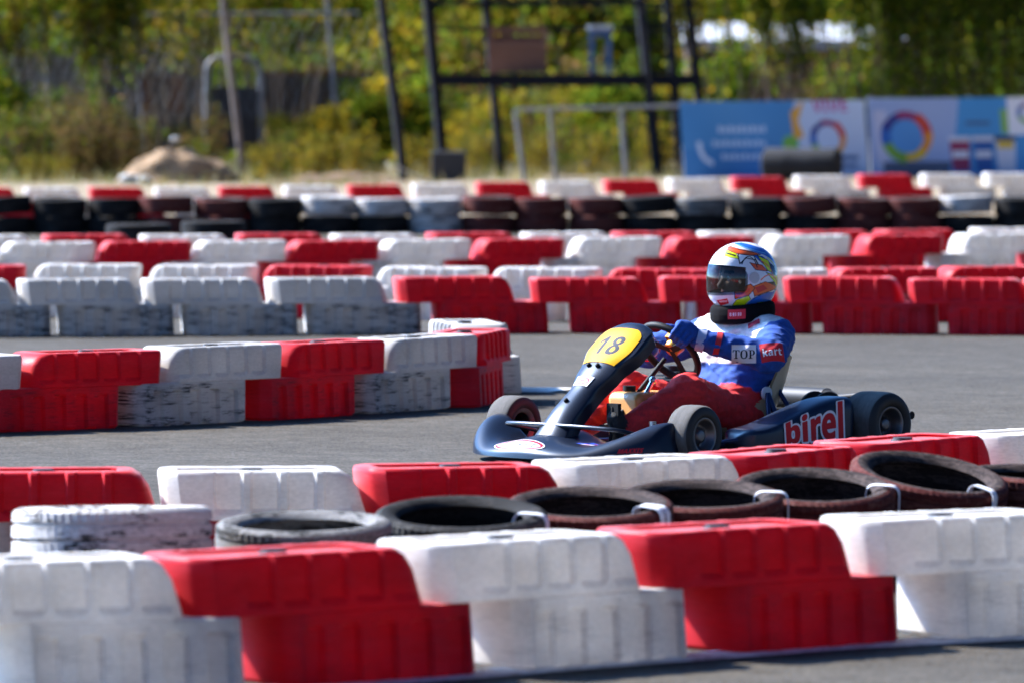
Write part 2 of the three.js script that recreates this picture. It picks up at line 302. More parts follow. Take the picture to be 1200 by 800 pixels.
const tyreNear = tyreGeometry(0.265, 0.155, 0.19, 198, true), tyreBig = tyreGeometry(0.295, 0.186, 0.19, 210, true), tyreFar = tyreGeometry(0.292, 0.19, 0.18, 48, false);
function tyre(geo, colour, x, y, z, label, group, rx = 0, rz = 0, spin = rnd() * 6) {
  const o = thing('car_tyre', label, 'tyre', x, y, z, 0, group); o.rotation.set(rx, 0, rz); o.rotateY(spin);
  mesh('tread', geo[0], rubbers[colour], o); mesh('sidewall', geo[1], rubbers[colour === 'brown' ? 'dusty' : colour === 'grey' ? 'black' : colour], o); return o;
}
const nearTyres = [
  ['white', -1.173, -18.73, tyreBig, 'white painted tyre with large worn black patches, topmost beside the plain grey one', -0.05, 0.01],
  ['pale', -0.62, -19.05, tyreNear, 'grey painted tyre lying between the worn white tyre and a strapped black one', 0.07, 0.01],
  ['grey', -0.155, -19.46, tyreNear, 'dusty black tyre with a white strap, next to the grey painted tyre', 0.14, 0.0],
  ['brown', 0.24, -19.93, tyreNear, 'thin dark brown tyre with a double white strap on its rim', 0.14, 0.0],
  ['brown', 0.6, -20.33, tyreNear, 'dark brown tyre with one white strap, in front of the kart front wheel', 0.13, 0.0],
  ['brown', 0.975, -20.72, tyreNear, 'black and brown tyre with an open dark hollow, left of the leaning tyre', 0.17, -0.02],
  ['brown', 1.36, -21.1, tyreNear, 'brown tyre leaning down to the side, bound with a white strap', 0.2, -0.14],
  ['brown', 1.77, -21.42, tyreNear, 'dark brown tyre at the end of the near tyre wall beyond the leaning one', 0.05, -0.03],
];
nearTyres.forEach(([c, x, z, geo, label, rx, rz], i) => {
  const w = geo === tyreBig ? 0.186 : 0.155, odd = rr(-0.02, 0.02);
  tyre(geo, i < 2 ? 'white' : i % 2 ? 'brown' : 'black', x + odd, 0.0, z + 0.01, 'lower tyre of the near tyre wall, mostly hidden under another tyre', 'lower tyres of the near tyre wall');
  tyre(geo, c, x, w + 0.003 + Math.abs(rz) * 0.16 + Math.abs(rx) * 0.05, z, label, 'upper tyres of the near tyre wall', rx, rz, 0.4 + i);
});
tyre(tyreNear, 'pale', 2.14, 0, -21.95, 'lower pale grey tyre at the far end of the near tyre wall', 'lower tyres of the near tyre wall');
tyre(tyreNear, 'pale', 2.14, 0.158, -21.95, 'upper pale grey tyre at the far end of the near tyre wall', 'upper tyres of the near tyre wall', 0.03, -0.05);
// far tyre wall: stacks of two
{
  const cs = ['brown', 'black', 'black', 'black', 'brown', 'brown', 'black', 'white', 'white', 'white', 'brown', 'brown', 'brown', 'black', 'pale', 'black', 'brown', 'brown', 'brown', 'white', 'black', 'brown'];
  const low = ['brown', 'black', 'black', 'black', 'brown', 'brown', 'black', 'black', 'black', 'white', 'brown', 'brown', 'brown', 'black', 'black', 'black', 'black', 'brown', 'brown', 'black', 'black', 'brown'];
  cs.forEach((c, i) => {
    const x = -6.0 + i * 0.575 + rr(-0.01, 0.01), z = -68.5 - i * 0.03 + rr(-0.02, 0.02), word = { black: 'black', brown: 'brown', pale: 'pale grey', grey: 'grey', white: 'white painted' };
    tyre(tyreFar, low[i], x, 0, z, word[low[i]] + ' tyre at the bottom of a stack in the far tyre wall', 'lower tyres of the far tyre wall');
    tyre(tyreFar, c, x + rr(-0.02, 0.02), 0.192 + 0.02 * (i % 3 === 1), z + rr(-0.05, 0.03), word[c] + ' tyre on top of a stack in the far tyre wall', 'upper tyres of the far tyre wall', rr(-0.03, 0.06), (i % 3 === 1 ? 1 : 0.2) * rr(-0.07, 0.07));
  });
}
for (const [x, c] of [[-3.3, 'black'], [-2.7, 'black']]) {
  const z = x < -3 ? -56.2 : -57.4;
  tyre(tyreFar, c, x, 0, z, 'black tyre on the ground behind the middle row of barriers', 'tyres behind the middle row');
  tyre(tyreFar, c, x + 0.02, 0.192, z, 'black tyre lying atop another behind the middle row of barriers', 'tyres behind the middle row');
}
// white straps bound round the tyre walls
{
  const sh = new THREE.Shape(), hole = new THREE.Path(), rrect = (s, w, h, r) => { s.moveTo(-w + r, -h); s.lineTo(w - r, -h); s.quadraticCurveTo(w, -h, w, -h + r); s.lineTo(w, h - r); s.quadraticCurveTo(w, h, w - r, h); s.lineTo(-w + r, h); s.quadraticCurveTo(-w, h, -w, h - r); s.lineTo(-w, -h + r); s.quadraticCurveTo(-w, -h, -w + r, -h); };
  rrect(sh, 0.056, 0.088, 0.035); rrect(hole, 0.053, 0.085, 0.033); sh.holes.push(hole);
  const sg = new THREE.ExtrudeGeometry(sh, { depth: 0.022, bevelEnabled: false, curveSegments: 6 }); sg.translate(0.225, 0.0775, -0.011);
  const sm = S({ color: lin(0.72, 0.72, 0.74), roughness: 0.5 });
  const strap = (i, a, label) => {
    const [, x, z, , , rx, rz] = nearTyres[i], m = mesh('tie_strap', sg, sm); m.rotation.set(rx, 0, rz); m.rotateY(a); m.position.set(x, 0.158 + Math.abs(rz) * 0.16 + Math.abs(rx) * 0.05, z); tag(m, label, 'strap', 'straps on the near tyres');
  };
  strap(2, -0.35, 'white strap round the dusty black tyre next to the grey painted tyre');
  strap(3, -0.5, 'right-hand white strap of the pair on the thin dark brown tyre'.replace('right-hand ', 'outer '));
  strap(3, -0.62, 'inner white strap of the pair on the thin dark brown tyre');
  strap(4, -0.1, 'white strap round the brown tyre in front of the kart front wheel');
  strap(5, -0.15, 'white strap round the tyre with the open dark hollow');
  strap(6, -0.75, 'white strap round the brown tyre that leans to the side');
}
// ---------------------------------------------------------------- the kart
// kart frame: x forward, y up, z to the driver's right; wheelbase 1.04 m
const KART = { x: 0.82, z: -27.85, turn: THREE.MathUtils.degToRad(223) };
const kart = thing('racing_kart', 'dark blue racing kart with yellow number plate turning on the track', 'kart', KART.x, 0, KART.z, KART.turn);
const M = {
  navy: P({ color: lin(0.006, 0.01, 0.021), roughness: 0.35, specularIntensity: 0.6, clearcoat: 0.3, clearcoatRoughness: 0.2 }),
  navyPod: P({ color: lin(0.007, 0.015, 0.036), roughness: 0.35, specularIntensity: 0.6, clearcoat: 0.3, clearcoatRoughness: 0.2 }),
  frame: S({ color: lin(0.009, 0.025, 0.085), roughness: 0.35, metalness: 0.2 }),
  steel: S({ color: lin(0.55, 0.56, 0.58), roughness: 0.28, metalness: 1 }),
  black: P({ color: lin(0.008, 0.008, 0.009), roughness: 0.6, specularIntensity: 0.4 }),
  rubber: S({ color: lin(0.014, 0.0135, 0.0135), roughness: 0.62 }),
  tread: S({ map: rubberTexture([0.34, 0.325, 0.31], [0.27, 0.26, 0.25], 0.6, 171), roughness: 0.9 }),
  rim: S({ color: lin(0.17, 0.16, 0.16), roughness: 0.42, metalness: 0.9 }),
  gold: S({ color: lin(0.62, 0.33, 0.06), roughness: 0.35, metalness: 0.9 }),
  seat: P({ color: lin(0.5, 0.35, 0.19), roughness: 0.4, clearcoat: 0.3 }),
  tank: P({ color: lin(0.72, 0.34, 0.09), roughness: 0.38, transmission: 0.15, thickness: 0 }),
  engine: S({ color: lin(0.02, 0.02, 0.022), roughness: 0.6, metalness: 0.3 }),
};
// wheels
function kartWheel(R, w, x, z, steer) {
  const g = new THREE.Group(); g.name = 'wheel'; g.position.set(x, R, z); g.rotation.y = steer; kart.add(g);
  const s = Math.sign(z), h = w / 2, rim = 0.07;
  const lathe = (pts, n = 64) => { const q = new THREE.LatheGeometry(pts.map(([r, y]) => new THREE.Vector2(r, y)), n); q.rotateX(Math.PI / 2 * s); return q; };
  mesh('tyre', merge([lathe([[rim, -h * 0.55], [rim + 0.008, -h * 0.92], [R - 0.035, -h], [R - 0.018, -h * 0.95], [R - 0.007, -h * 0.84]]), lathe([[R - 0.007, h * 0.84], [R - 0.018, h * 0.95], [R - 0.035, h], [rim + 0.008, h * 0.92], [rim, h * 0.55]])]), M.rubber, g);
  mesh('tread', lathe([[R - 0.007, -h * 0.842], [R - 0.002, -h * 0.7], [R, -h * 0.3], [R, h * 0.3], [R - 0.002, h * 0.7], [R - 0.007, h * 0.842]]), M.tread, g);
  const rg = [lathe([[rim - 0.012, -h * 0.7], [rim + 0.006, -h * 0.9], [rim + 0.012, -h * 0.86], [rim, -h * 0.5], [rim - 0.006, 0], [rim, h * 0.5], [rim + 0.012, h * 0.86], [rim + 0.006, h * 0.93], [rim - 0.006, h * 0.86], [rim - 0.012, h * 0.5], [0.045, h * 0.3], [0.03, h * 0.32], [0.03, h * 0.6], [0.018, h * 0.66], [0.0, h * 0.66]], 40)];
  for (let k = 0; k < 3; k++) { const a = k * 2.094 + 0.4; const b = new THREE.CylinderGeometry(0.006, 0.006, 0.012, 6).translate(Math.cos(a) * 0.04, h * 0.36, Math.sin(a) * 0.04); b.rotateX(Math.PI / 2 * s); rg.push(b); }
  mesh('rim', merge(rg), M.rim, g);
}
kartWheel(0.13, 0.13, 0.58, -0.55, 0.12); kartWheel(0.13, 0.13, 0.58, 0.57, 0.12);
kartWheel(0.141, 0.205, -0.52, -0.56, 0); kartWheel(0.141, 0.205, -0.52, 0.56, 0);
// frame, tray, axle
{
  const t = [];
  for (const s of [-1, 1]) {
    t.push(tube([[0.86, 0.07, s * 0.22], [0.6, 0.065, s * 0.27], [0.2, 0.06, s * 0.3], [-0.3, 0.06, s * 0.31], [-0.66, 0.09, s * 0.33]], 0.015, 30));
    t.push(tube([[0.3, 0.06, s * 0.3], [0.33, 0.09, s * 0.47], [0.2, 0.1, s * 0.52], [-0.2, 0.1, s * 0.52], [-0.3, 0.07, s * 0.31]], 0.01, 24));
    t.push(bar([-0.2, 0.27, s * 0.215], [-0.22, 0.08, s * 0.3], 0.014), bar([-0.3, 0.31, s * 0.16], [-0.34, 0.08, s * 0.31], 0.011), bar([-0.2, 0.27, s * 0.215], [-0.13, 0.08, s * 0.3], 0.011));
  }
  for (const x of [0.8, 0.52, 0.1, -0.35]) t.push(bar([x, 0.06, -0.29], [x, 0.06, 0.29], 0.014));
  mesh('chassis_frame', merge(t), M.frame, kart);
  mesh('floor_tray', box(0.72, 0.004, 0.54, 0.47, 0.043, 0), S({ color: lin(0.3, 0.3, 0.31), roughness: 0.4, metalness: 0.8 }), kart);
  mesh('rear_axle', bar([-0.52, 0.141, -0.5], [-0.52, 0.141, 0.5], 0.02, 0.02, 16), M.steel, kart);
  for (const s of [-1, 1]) mesh('stub_axle', merge([bar([0.58, 0.13, s * 0.3], [0.58, 0.13, s * 0.52], 0.013), bar([0.58, 0.05, s * 0.3], [0.58, 0.18, s * 0.3], 0.016)]), M.steel, kart);
  for (const z of [-0.19, -0.27]) { const d = new THREE.CylinderGeometry(0.105, 0.105, 0.012, 40); d.rotateX(Math.PI / 2); d.translate(-0.52, 0.165, z); mesh('brake_disc', d, M.black, kart); }
  const si = merge([bar([-0.63, 0.23, 0.28], [-0.63, 0.23, -0.16], 0.048, 0.048, 24), bar([-0.63, 0.23, -0.16], [-0.63, 0.235, -0.22], 0.048, 0.02, 24), bar([-0.63, 0.235, -0.2], [-0.66, 0.25, -0.34], 0.016, 0.016, 14), tube([[-0.63, 0.23, 0.27], [-0.6, 0.22, 0.4], [-0.4, 0.22, 0.44], [-0.28, 0.24, 0.42]], 0.024, 24, 12)]);
  mesh('exhaust_silencer', si, M.engine, kart);
  mesh('rear_bumper', merge([tube([[-0.6, 0.1, -0.33], [-0.74, 0.11, -0.4], [-0.74, 0.16, -0.52], [-0.74, 0.17, -0.55]], 0.016, 20), bar([-0.74, 0.17, -0.57], [-0.74, 0.17, 0.57], 0.018, 0.018, 14), tube([[-0.6, 0.1, 0.33], [-0.74, 0.11, 0.4], [-0.74, 0.16, 0.52]], 0.016, 20)]), M.black, kart);
  const e = [new RoundedBoxGeometry(0.2, 0.16, 0.16, 3, 0.015).translate(-0.26, 0.17, 0.42)];
  for (let k = 0; k < 6; k++) e.push(box(0.13, 0.006, 0.13, -0.25, 0.262 + k * 0.016, 0.42)); e.push(bar([-0.25, 0.25, 0.42], [-0.25, 0.37, 0.42], 0.04), bar([-0.36, 0.24, 0.42], [-0.44, 0.26, 0.42], 0.028));
  mesh('engine', merge(e), M.engine, kart);
}
// nose fairing
const noseAt = (u, v) => {                        // u from the right tip (0) to the left tip (1), v from the front lip up and back
  const z = 0.58 * (1 - 2 * u), q = Math.abs(z) / 0.58, e = q > 0.93 ? Math.sqrt(Math.max(0, 1 - ((q - 0.93) / 0.07) ** 2)) : 1;
  const xf = 1.08 - 0.28 * q ** 2.5, xb = 0.74 - 0.06 * q ** 2, h = 0.108 + 0.035 * Math.exp(-((q / 0.28) ** 2)) + 0.08 * sstep(0.45, 0.9, q);
  const c = (xf + xb) / 2, w = Math.min(v, 1) * Math.PI / 2, back = clamp((v - 1) / 0.25);
  const dip = 0.03 * sstep(0.35, 0.8, Math.min(v, 1)) * (1 - sstep(0.5, 0.85, q)) * (1 - Math.exp(-((q / 0.25) ** 2)));
  let x = xf - (xf - xb) * (1 - Math.cos(w)) ** 0.85, y = 0.03 + (h - 0.03 - dip) * Math.sin(w) ** 0.7;
  x = c + (x - c) * (0.35 + 0.65 * e) - back * 0.012; y = 0.03 + (y - 0.03) * e - back * 0.055 * e;
  return V(x, Math.max(y, 0.022), z);
};
const lift = (f, d) => (u, v) => { const a = f(u, v), e = 0.004, du = f(u + e, v).sub(f(u - e, v)), dv = f(u, v + e).sub(f(u, v - e)), n = du.cross(dv).normalize(); return a.addScaledVector(n, d); };
const nose = mesh('nose_fairing', (() => { const g = grid((u, v) => noseAt(u, v * 1.25), 72, 26); return g; })(), M.navy, kart);
mesh('front_bumper', tube([[0.64, 0.12, 0.36], [0.82, 0.155, 0.35], [0.87, 0.162, 0.24], [0.87, 0.16, -0.24], [0.82, 0.15, -0.35], [0.62, 0.1, -0.36]], 0.01, 40, 10), S({ color: lin(0.05, 0.055, 0.065), roughness: 0.35, metalness: 0.9 }), kart);
function ovalPatch(f, u0, v0, du, dv, d) { const L = lift(f, d), p = [], uv = [], ix = [], nr = 6, na = 40; for (let j = 0; j <= nr; j++) for (let i = 0; i <= na; i++) { const r = j / nr, a = i / na * Math.PI * 2, q = L(u0 + du * r * Math.cos(a), v0 + dv * r * Math.sin(a)); p.push(q.x, q.y, q.z); uv.push(0.5 + 0.5 * r * Math.cos(a), 0.5 + 0.5 * r * Math.sin(a)); } for (let j = 0; j < nr; j++) for (let i = 0; i < na; i++) { const a = j * (na + 1) + i; ix.push(a, a + 1, a + na + 2, a, a + na + 2, a + na + 1); } const g = new THREE.BufferGeometry(); g.setAttribute('position', new THREE.Float32BufferAttribute(p, 3)); g.setAttribute('uv', new THREE.Float32BufferAttribute(uv, 2)); g.setIndex(ix); g.computeVertexNormals(); return g; }
function rectPatch(f, u0, u1, v0, v1, d, nu = 16, nv = 8) { const L = lift(f, d); return grid((u, v) => L(u0 + (u1 - u0) * u, v0 + (v1 - v0) * v), nu, nv); }
const print = (t, r = 0.45, cut = 0) => P({ map: t, roughness: r, specularIntensity: 0.3, alphaTest: cut });
const badge = canvasTexture(512, 160, (c, w, h) => {
  c.fillStyle = '#c9c9d0'; c.fillRect(0, 0, w, h); c.lineWidth = 22; c.strokeStyle = '#b00c24';
  c.beginPath(); c.ellipse(w / 2, h / 2, w / 2 - 26, h / 2 - 20, 0, 0, 7); c.stroke();
  c.font = 'italic bold 82px sans-serif'; c.textBaseline = 'middle'; c.fillStyle = '#b00a24'; c.fillText('easy', 78, h / 2 - 2); const m = c.measureText('easy').width; c.fillStyle = '#15276a'; c.fillText('kart', 78 + m, h / 2 - 2);
});
mesh('oval_sticker', ovalPatch(noseAt, 0.46, 0.235, 0.14, 0.135, 0.003), print(badge), nose);
const makers = canvasTexture(256, 64, (c, w, h) => { c.font = 'italic bold 50px sans-serif'; c.textBaseline = 'middle'; c.textAlign = 'center'; c.fillStyle = '#d5242f'; c.fillText('MAXXIS', w / 2, h / 2 + 2, w - 14); });
mesh('sticker', rectPatch(noseAt, 0.87, 0.965, 0.05, 0.17, 0.003), print(makers, 0.5, 0.5), nose);
const small = canvasTexture(256, 128, (c, w, h) => { c.fillStyle = '#d9dce8'; c.fillRect(0, 0, w, h); c.fillStyle = '#2c4fae'; c.beginPath(); c.moveTo(0, 0); c.lineTo(120, 0); c.lineTo(60, h); c.lineTo(0, h); c.fill(); c.beginPath(); c.arc(180, 64, 40, 0, 7); c.fill(); c.fillStyle = '#cf2d3d'; c.fillRect(70, 20, 70, 24); c.fillRect(60, 80, 60, 20); });
mesh('sticker', rectPatch(noseAt, 0.66, 0.75, 0.55, 0.8, 0.003), print(small), nose);
const small2 = canvasTexture(256, 128, (c, w, h) => { c.fillStyle = '#dfe2e8'; c.fillRect(0, 0, w, h); c.fillStyle = '#d2323c'; c.beginPath(); c.moveTo(20, 110); c.lineTo(130, 30); c.lineTo(236, 60); c.lineTo(130, 70); c.fill(); });
mesh('sticker', rectPatch(noseAt, 0.3, 0.39, 0.5, 0.72, 0.003), print(small2), nose);
// upright front panel carrying the number
const spine = new THREE.CatmullRomCurve3([V(0.91, 0.1, 0), V(0.825, 0.2, 0), V(0.715, 0.295, 0), V(0.622, 0.385, 0), V(0.53, 0.465, 0), V(0.445, 0.535, 0), V(0.41, 0.552, 0), V(0.38, 0.545, 0)]);
const widths = [0.1, 0.085, 0.078, 0.11, 0.155, 0.15, 0.125, 0.07];
const panelAt = (u, v) => {                       // u from the driver's right to left, v upwards
  const t = clamp(v, 0, 1), p = spine.getPoint(t), d = spine.getTangent(t), n = V(d.y, -d.x, 0), k = t * (widths.length - 1), i = Math.min(Math.floor(k), widths.length - 2), f = k - i, w = widths[i] + (widths[i + 1] - widths[i]) * (f * f * (3 - 2 * f));
  const q = 2 * u - 1, a = Math.abs(q), e = Math.min(a, 0.84) / 0.84, fl = Math.max(0, a - 0.84) / 0.16;
  return V(p.x, p.y, -Math.sign(q) * w * (Math.pow(e, 0.98) - 0.04 * fl)).addScaledVector(n, 0.032 * (1 - e ** 2.4) - 0.06 * fl);
};
const panel = mesh('front_panel', grid(panelAt, 48, 60), M.navy, kart);
const plate = canvasTexture(512, 512, (c, w, h) => {
  c.fillStyle = '#cd9606'; c.fillRect(0, 0, w, h); c.fillStyle = '#14161f'; c.textAlign = 'center'; c.textBaseline = 'middle'; c.font = 'bold 360px sans-serif';
  c.save(); c.translate(w / 2 - 6, h / 2 + 20); c.scale(0.8, 1.0); c.fillText('18', 0, 0); c.restore();
});
const plateAt = lift(panelAt, 0.003);
mesh('number_plate', grid((u, v) => { const r = v > 0.72 ? Math.sqrt(1 - 0.55 * ((v - 0.72) / 0.28) ** 2.2) : 1; return plateAt(0.5 + (u - 0.5) * 0.70 * r, 0.455 + 0.262 * v); }, 24, 24), print(plate, 0.4), panel);
mesh('sticker', rectPatch(panelAt, 0.28, 0.72, 0.30, 0.36, 0.003), print(canvasTexture(256, 96, (c, w, h) => { c.fillStyle = '#dfdfe6'; c.fillRect(0, 0, w, h); c.strokeStyle = '#c92a40'; c.lineWidth = 16; c.beginPath(); c.ellipse(w / 2, h / 2, 96, 30, 0, 0, 7); c.stroke(); c.fillStyle = '#c92a40'; c.fillRect(86, 36, 84, 22); })), panel);
for (const [u, v] of [[0.4, 0.43], [0.6, 0.43], [0.5, 0.2]]) { const q = lift(panelAt, 0.004)(u, v), b = new THREE.SphereGeometry(0.011, 12, 8); b.translate(q.x, q.y, q.z); mesh('fastener', b, M.black, panel); }
// steering
const WC = V(0.185, 0.455, 0), WN = V(-Math.cos(0.66), Math.sin(0.66), 0), WU = V(Math.sin(0.66), Math.cos(0.66), 0), WR = 0.148;
{
  const w = new THREE.Group(); w.name = 'steering_wheel'; kart.add(w);
  const basis = new THREE.Matrix4().makeBasis(V(0, 0, -1), WU, V(0, 0, -1).cross(WU)), place = (g) => { g.applyMatrix4(basis); g.translate(WC.x, WC.y, WC.z); return g; };
  mesh('rim', place(new THREE.TorusGeometry(WR, 0.0155, 14, 64)), M.black, w);
  const sp = []; for (const a of [0.35, Math.PI - 0.35, -Math.PI / 2]) sp.push(box(WR - 0.02, 0.034, 0.005, (WR + 0.02) / 2 * Math.cos(a), (WR + 0.02) / 2 * Math.sin(a), -0.012, 0, 0, 0).translate(0, 0, 0));
  const spokes = [0.35, Math.PI - 0.35, -Math.PI / 2].map((a) => { const g = box(WR - 0.01, 0.03, 0.005, WR / 2, 0, -0.012); g.rotateZ(a); return g; });
  mesh('spoke', place(merge(spokes)), M.black, w);
  mesh('hub', place(merge([new THREE.CylinderGeometry(0.035, 0.042, 0.04, 24).rotateX(Math.PI / 2).translate(0, 0, -0.03), box(0.05, 0.07, 0.03, 0, 0.02, -0.05)])), M.gold, w);
  mesh('steering_column', merge([bar([WC.x + 0.03, WC.y - 0.03, 0], [0.52, 0.16, 0], 0.011), bar([0.52, 0.16, 0], [0.5, 0.1, 0.28], 0.008), bar([0.52, 0.16, 0], [0.5, 0.1, -0.28], 0.008)]), M.black, kart);
  for (const s of [-1]) mesh('column_support', merge([bar([0.51, 0.13, s * 0.07], [0.335, 0.34, s * 0.05], 0.011), new THREE.SphereGeometry(0.018, 12, 8).translate(0.335, 0.34, s * 0.05)]), M.steel, kart);
}
mesh('fuel_tank', (() => { const g = new RoundedBoxGeometry(0.27, 0.22, 0.21, 5, 0.035); g.translate(0.335, 0.18, 0); return g; })(), M.tank, kart);
mesh('tank_cap', new THREE.CylinderGeometry(0.028, 0.028, 0.03, 20).translate(0.4, 0.3, 0.03), M.black, kart);
for (const s of [-1, 1]) mesh('pedal', merge([bar([0.7, 0.06, s * 0.16], [0.68, 0.24, s * 0.16], 0.008), box(0.02, 0.06, 0.07, 0.675, 0.225, s * 0.16)]), M.black, kart);
// side pods
for (const s of [-1, 1]) {
  const podAt = (u, v) => {                       // u from front to rear, v round the section from the bottom of the outer face
    const x = 0.3 - 0.665 * u, e = Math.min(sstep(0, 0.09, u), Math.sqrt(clamp(1 - ((u - 0.96) / 0.04) ** 2 * (u > 0.96 ? 1 : 0)))), top = 0.14 + 0.125 * sstep(0, 0.92, u), zo = 0.6 - 0.05 * (1 - sstep(0, 0.3, u)) ** 2, zi = 0.4;
    const a = v * Math.PI * 2, ca = Math.cos(a - 2.36), sa = Math.sin(a - 2.36), sq = (k) => Math.sign(k) * Math.abs(k) ** 0.42;
    const cy = (top + 0.045) / 2, ry = (top - 0.045) / 2 * (0.15 + 0.85 * e), cz = (zo + zi) / 2, rz = (zo - zi) / 2 * (0.2 + 0.8 * e);
    return V(x, cy + ry * sq(sa), s * (cz + rz * sq(-ca) * -1));
  };
  const pod = mesh('side_pod', grid((u, v) => podAt(u, v), 44, 40), M.navyPod, kart);
  if (s < 0) {
    const word = canvasTexture(768, 256, (c, w, h) => {
      c.font = 'bold 268px sans-serif'; c.textAlign = 'center'; c.textBaseline = 'middle'; c.lineJoin = 'round'; c.save(); c.translate(w / 2, h / 2 - 6); c.transform(1, 0, 0.06, 1, 0, 0);
      c.lineWidth = 44; c.strokeStyle = '#e6e6ea'; c.strokeText('birel', 0, 0, w - 40); c.lineWidth = 12; c.strokeStyle = '#c8202c'; c.strokeText('birel', 0, 0, w - 40); c.fillStyle = '#d2232c'; c.fillText('birel', 0, 0, w - 40); c.restore();
    });
    // set on the outer face of the pod, following its rising top edge
    mesh('lettering', grid((u, v) => { const x = 0.14 - 0.475 * u, t = (0.3 - x) / 0.665, top = 0.14 + 0.125 * sstep(0, 0.92, t); return V(x, 0.062 + v * (top - 0.07), -0.6035); }, 16, 6), print(word, 0.45, 0.5), pod);
  }
}
// seat
{
  const sp = new THREE.CatmullRomCurve3([V(0.1, 0.09, 0), V(-0.05, 0.055, 0), V(-0.19, 0.065, 0), V(-0.32, 0.13, 0), V(-0.4, 0.26, 0), V(-0.45, 0.4, 0)]);
  const at = (d) => (u, v) => { const p = sp.getPoint(v), t = sp.getTangent(v), n = V(t.y, -t.x, 0), a = (u * 2 - 1) * 1.75, w = 0.2 - 0.015 * v + d, dep = 0.115 + 0.03 * Math.sin(v * 3.1); return V(p.x, p.y, w * Math.sin(Math.min(Math.abs(a), 1.57)) * Math.sign(a)).addScaledVector(n, dep * (1 - Math.cos(a)) - d); };
  mesh('seat', merge([grid(at(0), 36, 30), grid(at(0.006), 36, 30), tube(Array.from({ length: 20 }, (_, i) => { const q = at(0.003)(i / 19, 1); return [q.x, q.y, q.z]; }), 0.006, 60, 8)]), M.seat, kart);
  for (const s of [-1, 1]) mesh('seat_washer', new THREE.CylinderGeometry(0.03, 0.03, 0.01, 24).rotateX(Math.PI / 2).translate(-0.2, 0.27, s * 0.21), S({ color: lin(0.6, 0.6, 0.62), roughness: 0.4 }), kart);
}

// ---------------------------------------------------------------- the driver
function surfaceNet(f, lo, hi, cell, colour) {
  const n = [0, 1, 2].map((k) => Math.ceil((hi[k] - lo[k]) / cell) + 1), [nx, ny, nz] = n, val = new Float32Array(nx * ny * nz), id = new Int32Array(nx * ny * nz).fill(-1), P3 = [], ix = [];
  const I = (i, j, k) => (k * ny + j) * nx + i;
  for (let k = 0; k < nz; k++) for (let j = 0; j < ny; j++) for (let i = 0; i < nx; i++) val[I(i, j, k)] = f(lo[0] + i * cell, lo[1] + j * cell, lo[2] + k * cell);
  for (let k = 0; k < nz - 1; k++) for (let j = 0; j < ny - 1; j++) for (let i = 0; i < nx - 1; i++) {
    let c = 0, sx = 0, sy = 0, sz = 0; const v = [];
    for (let q = 0; q < 8; q++) v.push(val[I(i + (q & 1), j + ((q >> 1) & 1), k + (q >> 2))]);
    for (let a = 0; a < 8; a++) for (let d = 0; d < 3; d++) { const b = a | (1 << d); if (b === a || (v[a] < 0) === (v[b] < 0)) continue; const t = v[a] / (v[a] - v[b]); sx += (a & 1) + (d === 0 ? t : 0); sy += ((a >> 1) & 1) + (d === 1 ? t : 0); sz += (a >> 2) + (d === 2 ? t : 0); c++; }
    if (c) { id[I(i, j, k)] = P3.length / 3; P3.push(lo[0] + (i + sx / c) * cell, lo[1] + (j + sy / c) * cell, lo[2] + (k + sz / c) * cell); }
  }
  for (let k = 1; k < nz - 1; k++) for (let j = 1; j < ny - 1; j++) for (let i = 1; i < nx - 1; i++) {
    const a = val[I(i, j, k)] < 0, quad = (p, q, r, s, fl) => (fl ? ix.push(p, q, r, p, r, s) : ix.push(p, r, q, p, s, r));
    if (a !== (val[I(i + 1, j, k)] < 0)) quad(id[I(i, j - 1, k - 1)], id[I(i, j, k - 1)], id[I(i, j, k)], id[I(i, j - 1, k)], a);
    if (a !== (val[I(i, j + 1, k)] < 0)) quad(id[I(i - 1, j, k - 1)], id[I(i - 1, j, k)], id[I(i, j, k)], id[I(i, j, k - 1)], a);
    if (a !== (val[I(i, j, k + 1)] < 0)) quad(id[I(i - 1, j - 1, k)], id[I(i, j - 1, k)], id[I(i, j, k)], id[I(i - 1, j, k)], a);
  }
  const N3 = [], C3 = [], UV = [], e = cell * 0.6;
  for (let q = 0; q < P3.length; q += 3) {
    for (let r = 0; r < 2; r++) {
      const [x, y, z] = [P3[q], P3[q + 1], P3[q + 2]], g = V(f(x + e, y, z) - f(x - e, y, z), f(x, y + e, z) - f(x, y - e, z), f(x, y, z + e) - f(x, y, z - e)), l = g.length() || 1; g.divideScalar(l);
      if (r) { N3.push(g.x, g.y, g.z); } else { const d = clamp(f(x, y, z), -cell, cell) * 0.8; P3[q] -= g.x * d; P3[q + 1] -= g.y * d; P3[q + 2] -= g.z * d; }
    }
    const c = colour(P3[q], P3[q + 1], P3[q + 2]); C3.push(...c); UV.push(P3[q] + P3[q + 2], P3[q + 1] + P3[q + 2] * 0.3);
  }
  const g = new THREE.BufferGeometry(); for (const [k, a, w] of [['position', P3, 3], ['normal', N3, 3], ['color', C3, 3], ['uv', UV, 2]]) g.setAttribute(k, new THREE.Float32BufferAttribute(a, w)); g.setIndex(ix); return g;
}
const smin = (a, b, k) => { const h = Math.max(k - Math.abs(a - b), 0) / k; return Math.min(a, b) - h * h * k * 0.25; };
function capsule(a, b, ra, rb) {
  const dx = b[0] - a[0], dy = b[1] - a[1], dz = b[2] - a[2], l2 = dx * dx + dy * dy + dz * dz;
  return (x, y, z) => { const px = x - a[0], py = y - a[1], pz = z - a[2], t = clamp((px * dx + py * dy + pz * dz) / l2), qx = px - dx * t, qy = py - dy * t, qz = pz - dz * t; return Math.sqrt(qx * qx + qy * qy + qz * qz) - (ra + (rb - ra) * t); };
}
const driver = thing('person', 'kart driver in blue, white and red race suit with patterned white helmet, gripping the wheel', 'person', KART.x, 0, KART.z, KART.turn);
